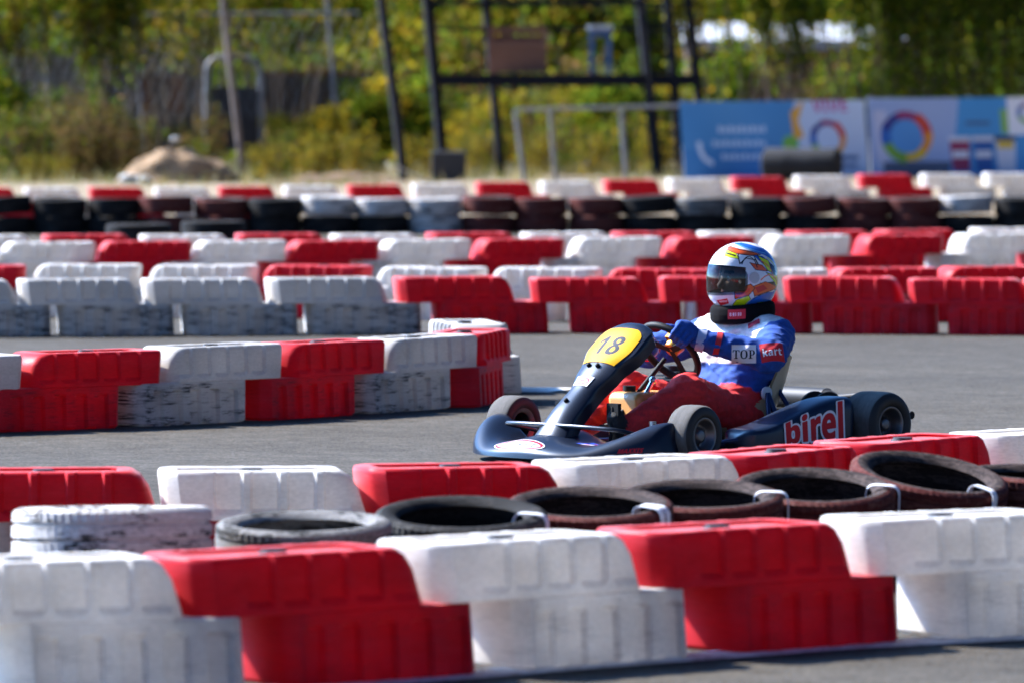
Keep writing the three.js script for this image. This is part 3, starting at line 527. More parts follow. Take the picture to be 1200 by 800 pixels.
const GRIP = (s) => (s < 0 ? 0.62 : 0.2);                                // angle of each hand above the horizontal through the steering wheel
const gripAt = (s) => WC.clone().addScaledVector(V(0, 0, s), WR * Math.cos(GRIP(s))).addScaledVector(WU, WR * Math.sin(GRIP(s)));
const wrist = (s) => gripAt(s).add(V(-0.068, -0.012, s * 0.045));
const torsoBones = [[[-0.14, 0.16, -0.085], [-0.14, 0.16, 0.085], 0.108, 0.108], [[-0.185, 0.28, -0.065], [-0.185, 0.28, 0.065], 0.108, 0.108], [[-0.245, 0.42, -0.085], [-0.245, 0.42, 0.085], 0.125, 0.125], [[-0.255, 0.515, -0.13], [-0.255, 0.515, 0.13], 0.082, 0.082], [[-0.255, 0.53, 0], [-0.25, 0.68, 0], 0.075, 0.06]].map((b) => capsule(...b));
const armBones = [], legBones = [], shoes = [];
const elbowOf = (s) => [-0.05, 0.44, s * 0.375];
for (const s of [-1, 1]) {
  const w = wrist(s).toArray();
  armBones.push(capsule([-0.272, 0.512, s * 0.195], elbowOf(s), 0.083, 0.066), capsule(elbowOf(s), w, 0.061, 0.044));
  legBones.push(capsule([-0.13, 0.165, s * 0.1], [0.26, 0.285, s * 0.185], 0.098, 0.076), capsule([0.26, 0.285, s * 0.185], [0.6, 0.13, s * 0.15], 0.074, 0.055));
  shoes.push(capsule([0.6, 0.12, s * 0.15], [0.62, 0.085, s * 0.15], 0.05, 0.045), capsule([0.61, 0.09, s * 0.15], [0.66, 0.19, s * 0.16], 0.042, 0.036));
}
const best = (l, x, y, z) => { let m = 9; for (const f of l) m = Math.min(m, f(x, y, z)); return m; };
const creases = (x, y, z) => { const a = noise(x * 9, y * 21, z * 9), b = noise(x * 26 + 7, y * 40, z * 26); return 0.013 * (0.5 - Math.abs(a)) + 0.006 * b; };
const bodySDF = (x, y, z) => {
  let t = 9, a = 9, l = 9;
  for (const f of torsoBones) t = smin(t, f(x, y, z), 0.06);
  for (const f of armBones) a = Math.min(a, f(x, y, z)); for (let i = 0; i < 4; i += 2) a = Math.min(a, smin(armBones[i](x, y, z), armBones[i + 1](x, y, z), 0.035));
  for (let i = 0; i < 4; i += 2) l = Math.min(l, smin(legBones[i](x, y, z), legBones[i + 1](x, y, z), 0.04));
  let d = smin(smin(t, a, 0.05), l, 0.05);
  d = smin(d, best(shoes, x, y, z), 0.02);
  return d < 0.05 ? d - creases(x, y, z) : d;
};
const CLOTH = { blue: [0.008, 0.066, 0.33], white: [0.74, 0.69, 0.68], red: [0.8, 0.024, 0.024], black: [0.015, 0.015, 0.016], grey: [0.16, 0.16, 0.17], skin: [0.42, 0.23, 0.16] };
const bodyColour = (x, y, z) => {
  const t = best(torsoBones, x, y, z), a = best(armBones, x, y, z), l = best(legBones, x, y, z), s = best(shoes, x, y, z);
  if (s < Math.min(l, t, a) - 0.004) return CLOTH.black;
  if (l < Math.min(t + 0.035, a)) return CLOTH.red;
  if (a < t - 0.04 || (a < t && y < 0.49)) return CLOTH.blue;
  if (y > 0.405 - 0.12 * (x + 0.2) && x > -0.33 + 0.1 * (y - 0.5)) return CLOTH.white;
  return CLOTH.blue;
};
const weave = (() => { const N = 128, a = tileNoise(N, 64, 201), b = tileNoise(N, 12, 202); const t = texture(N, N, (x, y) => 0.82 + 0.12 * a(x, y) + 0.1 * b(x, y)); t.repeat.set(6, 6); return t; })();
const suitMat = S({ map: weave, vertexColors: true, roughness: 0.85 });
const bodyGeo = surfaceNet(bodySDF, [-0.46, -0.0, -0.5], [0.76, 0.72, 0.5], 0.0095, bodyColour);
// head, inside the helmet
const HC = V(-0.262, 0.765, 0), HEADTURN = -0.3;
const headLocal = (x, y, z) => { const c = Math.cos(HEADTURN), s = Math.sin(HEADTURN), dx = x - HC.x, dz = z - HC.z; return [dx * c - dz * s, y - HC.y, dx * s + dz * c]; };
const headSDF = (X, Y, Z) => {
  const [x, y, z] = headLocal(X, Y, Z), ell = (cx, cy, cz, a, b, c) => (Math.hypot((x - cx) / a, (y - cy) / b, (z - cz) / c) - 1) * Math.min(a, b, c);
  let d = ell(-0.005, 0.025, 0, 0.1, 0.1, 0.078); d = smin(d, ell(0.035, -0.045, 0, 0.06, 0.07, 0.056), 0.04);
  d = smin(d, capsule([0.094, 0.0, 0], [0.112, -0.032, 0], 0.009, 0.014)(x, y, z), 0.012); d = smin(d, capsule([0.083, 0.018, -0.035], [0.083, 0.018, 0.035], 0.011, 0.011)(x, y, z), 0.015);
  for (const s of [-1, 1]) { const e = Math.hypot(x - 0.1, y + 0.0, z - s * 0.031) - 0.016; d = -smin(-d, e, 0.008); d = Math.min(d, Math.hypot(x - 0.08, y, z - s * 0.031) - 0.012); d = Math.min(d, ell(-0.008, -0.01, s * 0.079, 0.02, 0.03, 0.008)); }
  d = smin(d, capsule([0.09, -0.062, -0.018], [0.09, -0.062, 0.018], 0.008, 0.008)(x, y, z), 0.006);
  return d;
};
const headColour = (X, Y, Z) => { const [x, y, z] = headLocal(X, Y, Z); for (const s of [-1, 1]) { const e = Math.hypot(x - 0.08, y, z - s * 0.031); if (e < 0.0135 && x > 0.08) return Math.hypot(y, z - s * 0.031) < 0.006 ? [0.02, 0.015, 0.012] : [0.6, 0.58, 0.55]; } if (y > 0.05 || (x < -0.01 && y > -0.03)) return [0.02, 0.014, 0.01]; if (x > 0.07 && y > 0.02 && y < 0.034 && Math.abs(z) > 0.012) return [0.03, 0.02, 0.015]; if (y < -0.05 && y > -0.075 && x > 0.07 && Math.abs(z) < 0.025) return [0.35, 0.12, 0.1]; return CLOTH.skin; };
const headGeo = surfaceNet(headSDF, [HC.x - 0.14, HC.y - 0.14, -0.13], [HC.x + 0.15, HC.y + 0.14, 0.13], 0.0045, headColour);
mesh('body', mergeGeometries([bodyGeo, headGeo]), suitMat, driver);
// gloved hands closed round the wheel rim
for (const s of [-1, 1]) {
  const C = gripAt(s), rad = C.clone().sub(WC).normalize(), nor = WN.clone(), tan = new THREE.Vector3().crossVectors(nor, rad).normalize(), W = wrist(s);
  if (tan.y < 0) tan.negate();
  const at = (r, phi, t) => { const a = phi * Math.PI / 180; return C.clone().addScaledVector(rad, r * Math.cos(a)).addScaledVector(nor, r * Math.sin(a)).addScaledVector(tan, t).toArray(); };
  const bones = [], palm = [];
  palm.push(capsule(at(0.041, 42, -0.03), at(0.041, 42, 0.034), 0.021, 0.022), capsule(at(0.05, 70, -0.012), at(0.05, 70, 0.014), 0.026, 0.026), capsule(W.toArray(), at(0.046, 62, 0), 0.036, 0.03));
  [[-0.038, 0.009, 0.9], [-0.0135, 0.0102, 1], [0.0115, 0.0105, 1.04], [0.036, 0.0098, 0.95]].forEach(([t, r, l]) => {
    const ph = [18, -42, -110, -175].map((p, i) => at(i === 0 ? 0.04 : i === 1 ? 0.034 : 0.0275, 18 + (p - 18) * (i > 1 ? l : 1), t * (1 - 0.08 * i)));
    for (let i = 0; i < 3; i++) bones.push([capsule(ph[i], ph[i + 1], r + 0.0025 - i * 0.001, r + 0.0015 - i * 0.001), t]);
  });
  const th = [at(0.05, 95, 0.012), at(0.04, 118, 0.036), at(0.031, 135, 0.06), at(0.028, 150, 0.078)];
  const thumb = [capsule(th[0], th[1], 0.017, 0.0135), capsule(th[1], th[2], 0.0135, 0.0115), capsule(th[2], th[3], 0.0115, 0.0095)];
  const sdf = (x, y, z) => { let p = 9; for (const f of palm) p = smin(p, f(x, y, z), 0.02); const fs = [9, 9, 9, 9]; bones.forEach(([f], i) => { const k = Math.floor(i / 3); fs[k] = smin(fs[k], f(x, y, z), 0.005); }); let d = p; for (const q of fs) d = smin(d, q, 0.006); let t = 9; for (const f of thumb) t = smin(t, f(x, y, z), 0.006); return smin(d, t, 0.012); };
  const col = (x, y, z) => { const k = palm[1](x, y, z); return k < 0.004 && y > C.y + 0.012 ? CLOTH.grey : CLOTH.blue; };
  const lo = [Math.min(C.x, W.x) - 0.1, Math.min(C.y, W.y) - 0.1, Math.min(C.z, W.z) - 0.1], hi = [Math.max(C.x, W.x) + 0.1, Math.max(C.y, W.y) + 0.1, Math.max(C.z, W.z) + 0.1];
  const glove = mesh('glove', surfaceNet(sdf, lo, hi, 0.0034, col), suitMat, driver);
  const e = V(...elbowOf(s)), d = e.clone().sub(W).normalize();
  mesh('cuff', bar(W.clone().addScaledVector(d, -0.012).toArray(), W.clone().addScaledVector(d, 0.026).toArray(), 0.049, 0.0515, 24), S({ color: lin(0.3, 0.34, 0.5), roughness: 0.8 }), glove);
  mesh('sleeve_band', bar(W.clone().addScaledVector(d, 0.07).toArray(), W.clone().addScaledVector(d, 0.094).toArray(), 0.053, 0.0555, 28), S({ color: lin(0.5, 0.012, 0.018), roughness: 0.8 }), driver);
}
// sleeve and chest patches laid on the cloth
function clothPatch(name, c, U, W, w, h, tex, parent = driver) {
  U = V(...U).normalize(); const N = V(...W).normalize(); N.addScaledVector(U, -N.dot(U)).normalize(); const Vv = new THREE.Vector3().crossVectors(N, U);
  const g = grid((u, v) => { const p = V(...c).addScaledVector(U, (u - 0.5) * w).addScaledVector(Vv, (v - 0.5) * h).addScaledVector(N, 0.07); let s = 0; for (let i = 0; i < 60 && s < 0.14; i++) { const d = (bodySDF(p.x, p.y, p.z) - 0.003) * 0.6; if (d < 0.0003) break; p.addScaledVector(N, -d); s += d; } return p; }, 14, 10);
  return mesh(name, g, S({ map: tex, roughness: 0.8 }), parent);
}
const patchText = (txt, bg, fg, font, W = 256, H = 192) => canvasTexture(W, H, (c) => { c.fillStyle = bg; c.fillRect(0, 0, W, H); c.fillStyle = fg; c.font = font; c.textAlign = 'center'; c.textBaseline = 'middle'; c.fillText(txt, W / 2, H / 2 + 4, W - 18); });
clothPatch('sleeve_patch', [0.068, 0.453, -0.337], [-0.73, 0.0, -0.68], [0.7, 0.08, -0.71], 0.105, 0.078, patchText('TOP', '#e3d8da', '#15141a', 'bold 128px serif'));
clothPatch('sleeve_patch', [-0.012, 0.463, -0.428], [-0.70, 0.14, -0.68], [0.62, 0.3, -0.70], 0.10, 0.082, patchText('kart', '#c81e2c', '#f0e8e8', 'bold 110px sans-serif'));
clothPatch('chest_patch', [-0.19, 0.56, -0.14], [-0.73, 0, -0.68], [0.5, 0.8, -0.4], 0.05, 0.035, patchText('', '#b3283c', '#fff', '20px serif', 32, 32));
// neck brace
{
  const nb = mesh('neck_brace', (() => { const g = grid((u, v) => { const a = u * Math.PI * 2, b = v * Math.PI * 2, sq = (k) => Math.sign(k) * Math.abs(k) ** 0.6, R = 0.098, w = 0.042; return V((R + w * sq(Math.cos(b))) * Math.cos(a) * 1.05, 0.042 * sq(Math.sin(b)) + 0.012 * Math.cos(a + 3.14), (R + w * sq(Math.cos(b))) * Math.sin(a)); }, 56, 20); g.translate(HC.x, 0.617, 0); return g; })(), P({ color: lin(0.008, 0.0075, 0.008), roughness: 1, specularIntensity: 0.15 }), driver);
  const lab = canvasTexture(256, 112, (c, w, h) => { c.fillStyle = '#c4202e'; c.fillRect(0, 0, w, h); c.fillStyle = '#e9cfd2'; let x = 30; for (const k of [22, 14, 26, 18, 12, 24, 20]) { c.fillRect(x, 38, k - 7, 40); x += k + 6; } });
  mesh('brace_label', grid((u, v) => { const a = -0.35 - 0.55 * u, R = 0.1425; return V(R * Math.cos(a) * 1.05 + HC.x, 0.6 + 0.042 * v + 0.012 * Math.cos(a + 3.14), R * Math.sin(a)); }, 12, 3), S({ map: lab, roughness: 0.7 }), nb);
}
// helmet
{
  const hel = new THREE.Group(); hel.name = 'helmet'; hel.position.copy(HC); hel.rotation.set(0, HEADTURN, 0.03); driver.add(hel);
  const D = Math.PI / 180;
  const at = (az, el, k = 1) => {
    const d = V(Math.cos(el * D) * Math.cos(az * D), Math.sin(el * D), Math.cos(el * D) * Math.sin(az * D));
    const a = d.x > 0 ? 0.162 + 0.016 * sstep(-0.15, -0.6, d.y) : 0.158, b = 0.13, c = 0.158, n = 2.15;
    const r = 1 / ((Math.abs(d.x) / a) ** n + (Math.abs(d.y) / c) ** n + (Math.abs(d.z) / b) ** n) ** (1 / n); return d.multiplyScalar(r * k);
  };
  const azs = [], els = []; for (let i = 0; i <= 96; i++) azs.push(-180 + i * 3.75); for (let e = -56; e <= 90; e += 3.65) els.push(Math.min(e, 90));
  const shellOf = (k, openUv) => { const p = [], uv = [], ix = [], w = azs.length; for (const e of els) for (const a of azs) { const q = at(a, e, k); p.push(q.x, q.y, q.z); uv.push((a + 180) / 360, (e + 60) / 150); } for (let j = 0; j < els.length - 1; j++) for (let i = 0; i < w - 1; i++) { const em = (els[j] + els[j + 1]) / 2, am = (azs[i] + azs[i + 1]) / 2; if (em > -24 && em < 19 && Math.abs(am) < 66) continue; const a = j * w + i; ix.push(a, a + w, a + w + 1, a, a + w + 1, a + 1); } const g = new THREE.BufferGeometry(); g.setAttribute('position', new THREE.Float32BufferAttribute(p, 3)); g.setAttribute('uv', new THREE.Float32BufferAttribute(uv, 2)); g.setIndex(ix); g.computeVertexNormals(); return g; };
  const art = canvasTexture(2048, 1024, (c, w, h) => {
    c.fillStyle = '#e9e6e6'; c.fillRect(0, 0, w, h);
    for (const side of [-1, 1]) {
      const X = (a) => (180 + side * a) / 360 * w, Y = (e) => (1 - (e + 60) / 150) * h;
      const poly = (col, pts, line) => { c.beginPath(); pts.forEach(([a, e], i) => (i ? c.lineTo(X(a), Y(e)) : c.moveTo(X(a), Y(e)))); c.closePath(); c.fillStyle = col; c.fill(); if (line) { c.strokeStyle = '#16181f'; c.lineWidth = line; c.lineJoin = 'round'; c.stroke(); } };
      const B = '#2a66bd', O = '#f2602c', Yl = '#d9e81c', K = '#15171d', R = '#d6202e';
      poly(B, [[6, 72], [40, 64], [80, 56], [120, 44], [156, 22], [140, 56], [90, 74], [40, 80]]);
      poly(B, [[84, 47], [112, 42], [146, 10], [112, 24]], 4);
      poly(O, [[14, 60], [50, 55], [84, 53], [110, 46], [80, 44], [46, 44], [18, 50]], 8);
      poly(Yl, [[16, 49], [46, 44], [54, 34], [22, 36]], 4); poly(K, [[22, 44], [46, 41], [46, 38], [22, 41]]);
      poly('#f2f0ee', [[50, 44], [88, 44], [98, 20], [90, 36], [68, 38], [56, 26]], 13);
      poly(Yl, [[98, 44], [124, 34], [138, 6], [116, 16]], 9); poly(O, [[76, 30], [104, 26], [116, 14], [88, 17]], 8);
      poly(K, [[124, 30], [140, 22], [138, 0], [126, 10]]);
      poly(Yl, [[112, 12], [150, 4], [164, -18], [138, -8]], 8); poly(K, [[96, -8], [136, -4], [154, -22], [118, -13]]);
      poly(O, [[80, -16], [110, -5], [152, -14], [118, -24], [90, -34]], 7); poly(R, [[88, -17], [106, -11], [118, -18], [96, -27]]);
      poly(B, [[66, -56], [88, -37], [122, -24], [160, -22], [152, -38], [112, -44], [88, -58]], 5);
      poly(O, [[48, -22], [78, -10], [88, -18], [76, -32], [48, -36]], 8); poly('#e8412a', [[50, -28], [76, -17], [78, -24], [50, -34]]);
      poly(Yl, [[30, -58], [50, -38], [76, -32], [82, -39], [62, -57]], 6); poly(Yl, [[102, -46], [146, -38], [158, -46], [116, -56]], 5);
      poly(R, [[10, -35], [34, -33], [34, -43], [10, -46]]);
      const sweep = (col, lw, pts) => { c.beginPath(); c.moveTo(X(pts[0]), Y(pts[1])); c.bezierCurveTo(X(pts[2]), Y(pts[3]), X(pts[4]), Y(pts[5]), X(pts[6]), Y(pts[7])); c.strokeStyle = col; c.lineWidth = lw; c.lineCap = 'round'; c.stroke(); };
      sweep(K, 12, [60, 26, 66, 46, 86, 48, 92, 22]); sweep(O, 16, [100, -2, 116, 14, 136, 8, 148, -8]); sweep(B, 22, [84, -44, 104, -28, 130, -30, 158, -14]); sweep(K, 7, [88, -40, 108, -22, 134, -24, 160, -8]);
      sweep(Yl, 16, [126, 38, 142, 26, 150, 12, 152, -4]); sweep(O, 12, [104, 34, 122, 24, 130, 16, 132, 2]); sweep(K, 8, [10, 56, 30, 52, 60, 54, 96, 50]); sweep('#7fd0e8', 10, [30, 68, 60, 62, 90, 58, 128, 46]);
      c.fillStyle = '#f0dcdc'; for (let k = 0; k < 6; k++) c.fillRect(Math.min(X(16 + k * 2.8), X(17.6 + k * 2.8)), Y(-36), 9, 24);
    }
  });
  mesh('shell', shellOf(1), P({ map: art, roughness: 0.25, clearcoat: 0.8, clearcoatRoughness: 0.08 }), hel);
  mesh('lining', shellOf(0.93), S({ color: lin(0.02, 0.02, 0.022), roughness: 0.95 }), hel);
  mesh('visor', grid((u, v) => { const a = (u * 2 - 1) * 72, k = Math.abs(u * 2 - 1), sq = k > 0.8 ? Math.sqrt(1 - 0.75 * ((k - 0.8) / 0.2) ** 2) : 1; return at(a, -2.5 + (v - 0.5) * 47 * sq - 3 * k, 1.014); }, 64, 20), P({ color: lin(0.34, 0.38, 0.4), roughness: 0.03, transmission: 1, thickness: 0, ior: 1.5 }), hel);
  for (const s of [-1, 1]) { const q = at(s * 84, 2, 1.01), g = new THREE.CylinderGeometry(0.022, 0.025, 0.012, 24); g.rotateX(Math.PI / 2); g.translate(q.x, q.y, q.z); mesh('visor_pivot', g, S({ color: lin(0.5, 0.47, 0.46), roughness: 0.35 }), hel); }
  mesh('trim', tube(Array.from({ length: 41 }, (_, i) => { const q = at(-180 + i * 9, -56, 1); return [q.x, q.y, q.z]; }), 0.006, 80, 8), M.black, hel);
}

// ---------------------------------------------------------------- beyond the track
const px2 = (px, z) => (px - 600) * -z / 7500;   // lateral metres of a sight line, used only while laying out the far verge
function foliage(n, place, size, tones, droop = 0.3) {
  const p = new Float32Array(n * 12), c = new Float32Array(n * 12), u = new Float32Array(n * 8), ix = [];
  for (let i = 0; i < n; i++) {
    const o = place(i), s = size * rr(0.6, 1.35), d = V(rr(-1, 1), rr(-0.8, 0.9) - droop, rr(-1, 1)).normalize(), w = V(rr(-1, 1), rr(-1, 1), rr(-1, 1)).cross(d).normalize(), nn = d.clone().cross(w);
    const t = tones[Math.floor(rnd() ** 1.3 * tones.length)], k = rr(0.7, 1.3);
    [[0, 0, 0], [0.5, 0.36, 0.08], [1, 0, 0], [0.5, -0.36, 0.08]].forEach(([a, b, e], j) => { const q = o.clone().addScaledVector(d, a * s).addScaledVector(w, b * s).addScaledVector(nn, e * s), m = i * 12 + j * 3; p[m] = q.x; p[m + 1] = q.y; p[m + 2] = q.z; c[m] = t[0] * k; c[m + 1] = t[1] * k; c[m + 2] = t[2] * k; u[i * 8 + j * 2] = a; u[i * 8 + j * 2 + 1] = b + 0.5; });
    ix.push(i * 4, i * 4 + 1, i * 4 + 2, i * 4, i * 4 + 2, i * 4 + 3);
  }
  const g = new THREE.BufferGeometry(); g.setAttribute('position', new THREE.BufferAttribute(p, 3)); g.setAttribute('color', new THREE.BufferAttribute(c, 3)); g.setAttribute('uv', new THREE.BufferAttribute(u, 2)); g.setIndex(ix); g.computeVertexNormals(); return g;
}
const leafMat = P({ vertexColors: true, roughness: 1, specularIntensity: 0, transmission: 0.48, thickness: 0, side: THREE.DoubleSide });
const GREEN = [[0.07, 0.115, 0.009], [0.06, 0.105, 0.009], [0.1, 0.145, 0.01], [0.15, 0.19, 0.012], [0.22, 0.2, 0.014]];
const YELLOW = [[0.19, 0.175, 0.016], [0.13, 0.145, 0.014], [0.26, 0.195, 0.022], [0.29, 0.2, 0.026], [0.37, 0.24, 0.014]];
const BROWN = [[0.15, 0.092, 0.032], [0.12, 0.08, 0.03], [0.105, 0.1, 0.015], [0.19, 0.12, 0.045], [0.13, 0.12, 0.018]];
const IVY = [[0.06, 0.1, 0.011], [0.07, 0.11, 0.012], [0.075, 0.1, 0.014], [0.1, 0.125, 0.013], [0.16, 0.17, 0.014]];
const barkMat = S({ map: rubberTexture([0.34, 0.28, 0.22], [0.22, 0.18, 0.14], 1, 301, 0.45), roughness: 0.95 });
const clumps = (n, rx, ry, rz, spread) => { const l = []; for (let i = 0; i < n; i++) { const d = V(rr(-1, 1), rr(-1, 1), rr(-1, 1)).normalize().multiplyScalar(rnd() ** 0.4); l.push(V(d.x * rx, d.y * ry, d.z * rz)); } return () => { const c = l[Math.floor(rnd() * l.length)], g = () => (rnd() + rnd() + rnd() - 1.5) * spread; return V(c.x + g(), c.y + g() * 0.8, c.z + g()); }; };
function plantMaker(name, kinds) {
  return (x, z, label, category, group, scale = 1, kind = 0) => {
    const y = Math.max(vergeHeight(x), 0) - 0.03, g = thing(name, label, category, x, y, z, rr(0, 6.3), group), { stem, crown, crownName } = kinds[kind % kinds.length];
    mesh(name === 'tree' ? 'trunk' : 'stem', stem, barkMat, g); mesh(crownName, crown, leafMat, g); g.scale.setScalar(scale); return g;
  };
}
function treeKind(tones, n, h, r, size) {
  const limbs = [tube([[0, 0, 0], [0.06, h * 0.3, 0.03], [-0.05, h * 0.6, 0]], 0.09, 10, 7)]; const at = clumps(26, r, r * 1.15, r, 0.5);
  for (let k = 0; k < 6; k++) { const a = k * 1.05 + rr(0, 0.6); limbs.push(tube([[0, h * (0.25 + 0.06 * k), 0], [Math.cos(a) * r * 0.4, h * (0.45 + 0.06 * k), Math.sin(a) * r * 0.4], [Math.cos(a) * r * 0.85, h * (0.55 + 0.1 * k), Math.sin(a) * r * 0.85]], 0.03, 8, 5)); }
  return { stem: merge(limbs), crown: foliage(n, () => at().add(V(0, h * 0.72, 0)), size, tones), crownName: 'crown' };
}
function bushKind(tones, n, h, r, size, spread = 0.3) {
  const at = clumps(16, r, h * 0.5, r * 0.8, spread), st = []; for (let k = 0; k < 7; k++) { const a = rr(0, 6.3); st.push(tube([[0, 0, 0], [Math.cos(a) * r * 0.3, h * 0.4, Math.sin(a) * r * 0.3], [Math.cos(a) * r * 0.6, h * rr(0.6, 0.95), Math.sin(a) * r * 0.6]], 0.012, 6, 5)); }
  return { stem: merge(st), crown: foliage(n, () => { const q = at(); q.y = Math.max(0.03, q.y + h * 0.55); return q; }, size, tones), crownName: 'foliage' };
}
function weedKind(tones, n, h) {
  const st = [], tops = []; for (let k = 0; k < 26; k++) { const a = rr(0, 6.3), b = rr(0.05, 0.4), t = V(Math.cos(a) * b * 1.5 + rr(-0.1, 0.1), h * rr(0.6, 1.05), Math.sin(a) * b * 1.5), s = V(Math.cos(a) * b, 0, Math.sin(a) * b); st.push(tube([s.toArray(), s.clone().lerp(t, 0.5).add(V(rr(-0.04, 0.04), 0, 0)).toArray(), t.toArray()], 0.008, 6, 4)); tops.push([s, t]); }
  return { stem: merge(st), crown: foliage(n, () => { const [s, t] = tops[Math.floor(rnd() * tops.length)]; return s.clone().lerp(t, rr(0.1, 1.05)).add(V(rr(-0.06, 0.06), rr(-0.03, 0.03), rr(-0.06, 0.06))); }, 0.085, tones), crownName: 'foliage' };
}
function vineKind(tones, n, top, low, width) {
  const st = [], ls = []; for (let k = 0; k < 14; k++) { const x = rr(-width, width), l = rr(low, low + (top - low) * 0.6), z = rr(-0.15, 0.15); st.push(tube([[x * 0.3, 0, 0], [x * 0.7, top * 0.6, z], [x, top, z]], 0.012, 8, 4), tube([[x, top, z], [x + rr(-0.1, 0.1), (top + l) / 2, z + 0.1], [x + rr(-0.15, 0.15), l, z + 0.12]], 0.008, 6, 4)); ls.push([x, l, z]); }
  return { stem: merge(st), crown: foliage(n, () => { const [x, l, z] = ls[Math.floor(rnd() * ls.length)], k = rnd() ** 1.6; return V(x + rr(-0.13, 0.13) + (k < 0.18 ? rr(-0.5, 0.5) : 0), top - (top - l) * k + (k < 0.18 ? rr(-0.15, 0.35) : 0), z + rr(-0.1, 0.22)); }, 0.1, tones, 0.6), crownName: 'foliage' };
}
// far wooded slope closing the view
{
  const hill = grid((u, v) => { const x = -60 + 120 * u, z = -138 - 60 * v; return V(x, -0.1 + 11 * sstep(0, 0.5, v) + 0.8 * noise(x * 0.2, 0, z * 0.2), z); }, 60, 30);
  structure('hill', hill, P({ color: lin(0.05, 0.06, 0.02), roughness: 1, specularIntensity: 0 }));
  const m = mesh('far_wood_foliage', foliage(15000, () => { const x = rr(-17, 17), y = rr(-0.1, 8.5); return V(x, y, -134.5 - y * 0.7 + rr(-1.6, 1.6)); }, 0.34, [...IVY, ...GREEN.slice(0, 3)]), leafMat);
  tag(m, 'far-off mass of dark green woodland leaves behind everything', 'foliage', null, 'stuff');
}
{
  const trees = [treeKind(GREEN, 4200, 4.6, 1.6, 0.17), treeKind(YELLOW.concat(GREEN), 3600, 4.3, 1.5, 0.16), treeKind(IVY.concat(GREEN), 4400, 4.9, 1.7, 0.17)];
  const tree = plantMaker('tree', trees), bush = plantMaker('bush', [bushKind(GREEN, 2300, 1.8, 0.9, 0.11), bushKind(YELLOW, 1500, 1.5, 0.8, 0.1), bushKind(BROWN.concat(GREEN), 1500, 1.7, 0.95, 0.1), bushKind(IVY, 2700, 1.9, 1.0, 0.11)]);
  const weed = plantMaker('tall_weed', [weedKind(BROWN, 750, 1.5), weedKind(GREEN.concat(BROWN), 750, 1.2), weedKind(YELLOW, 700, 1.1)]);
  const vine = plantMaker('climbing_vine', [vineKind(GREEN, 1500, 3.2, 1.4, 1.0), vineKind(YELLOW.concat(GREEN), 1200, 3.3, 1.6, 1.0), vineKind(IVY.concat(GREEN), 2600, 3.4, 1.0, 1.0)]);
  const tw = ['leafy green tree in the line closing the view', 'yellowing green tree in the line closing the view', 'dark green tree in the line closing the view'];
  for (let i = 0; i < 15; i++) { const k = [0, 2, 0, 2, 1, 0, 1, 1, 2, 1, 0, 2, 0, 2, 0][i]; tree(-13.6 + i * 1.95 + rr(-0.4, 0.4), -122 - rr(0, 8), tw[k], 'tree', 'trees closing the view', rr(0.85, 1.12), k); }
  const bw = ['green leafy bush among the growth beyond the track', 'yellow green bush among the growth beyond the track', 'dry brownish bush among the growth beyond the track', 'dark green bush among the growth beyond the track'];
  for (const [p, z, s, k] of [[20, -112, 1, 3], [60, -110, 0.8, 2], [95, -111, 0.7, 2], [-20, -109, 1, 0], [130, -113, 0.9, 3], [225, -109, 0.55, 2], [345, -109, 0.7, 1], [395, -109, 0.8, 1], [430, -111, 0.9, 0], [470, -112, 1.1, 1], [500, -112, 1.0, 0], [550, -110, 0.75, 1], [600, -111, 0.9, 1], [640, -110, 0.85, 2], [690, -112, 1.0, 1], [720, -110, 0.9, 0], [755, -111, 1, 3], [800, -112, 1, 1], [850, -113, 1.2, 0], [920, -113, 1.1, 2], [980, -114, 1.2, 2], [1050, -113, 1.2, 3], [1110, -113, 1.2, 2], [1170, -112, 1.2, 3], [370, -116, 1.3, 2], [320, -117, 1.4, 3], [660, -117, 1.5, 2], [560, -118, 1.6, 2], [430, -117, 1.4, 2]]) bush(px2(p, z), z, bw[k], 'bush', 'bushes beyond the track', s, k);
  const ww = ['tall brown dry weed on the verge', 'tall green and brown weed on the verge', 'low yellow flowering weed on the verge'];
  for (const [p, z, s, k] of [[10, -106, 1, 1], [45, -106, 0.9, 1], [75, -107, 1, 0], [100, -106, 0.95, 0], [125, -106, 0.9, 0], [150, -107, 0.8, 0], [40, -104, 0.45, 2], [70, -104, 0.4, 2], [230, -106, 0.6, 1], [240, -106.5, 0.8, 0], [310, -105, 0.6, 2], [335, -106, 0.7, 1], [360, -105, 0.6, 2], [380, -106, 0.8, 2], [415, -107, 0.7, 2], [490, -107, 0.7, 2], [555, -106, 0.7, 2], [575, -107, 0.8, 1], [630, -106, 0.7, 2], [660, -107, 0.8, 1], [700, -106, 0.7, 2], [735, -107, 0.9, 1], [780, -106, 0.9, 2]]) weed(px2(p, z), z, ww[k], 'weed', 'weeds on the verge', s, k);
  const vw = ['green vine climbing over the fence line', 'green and yellow vine hanging over the fence line', 'dark green vine hanging over the fence line'];
  for (const [p, z, s, k] of [[-15, -110, 1.02, 1], [50, -109.5, 1, 1], [105, -110, 1.05, 0], [160, -110, 1, 1], [215, -111, 1.05, 1], [270, -112, 1.05, 1], [330, -112, 1.05, 1], [850, -106, 0.97, 1], [905, -106, 0.98, 0], [950, -107, 0.98, 1], [1010, -106, 1, 0], [1075, -106, 1, 2], [1125, -106, 1.02, 2], [1180, -106, 1.02, 2], [1230, -106, 1, 2]]) { const v = vine(px2(p, z), z, vw[k], 'vine', 'vines on the fence line', s, k); v.rotation.y = rr(-0.25, 0.25); }
}
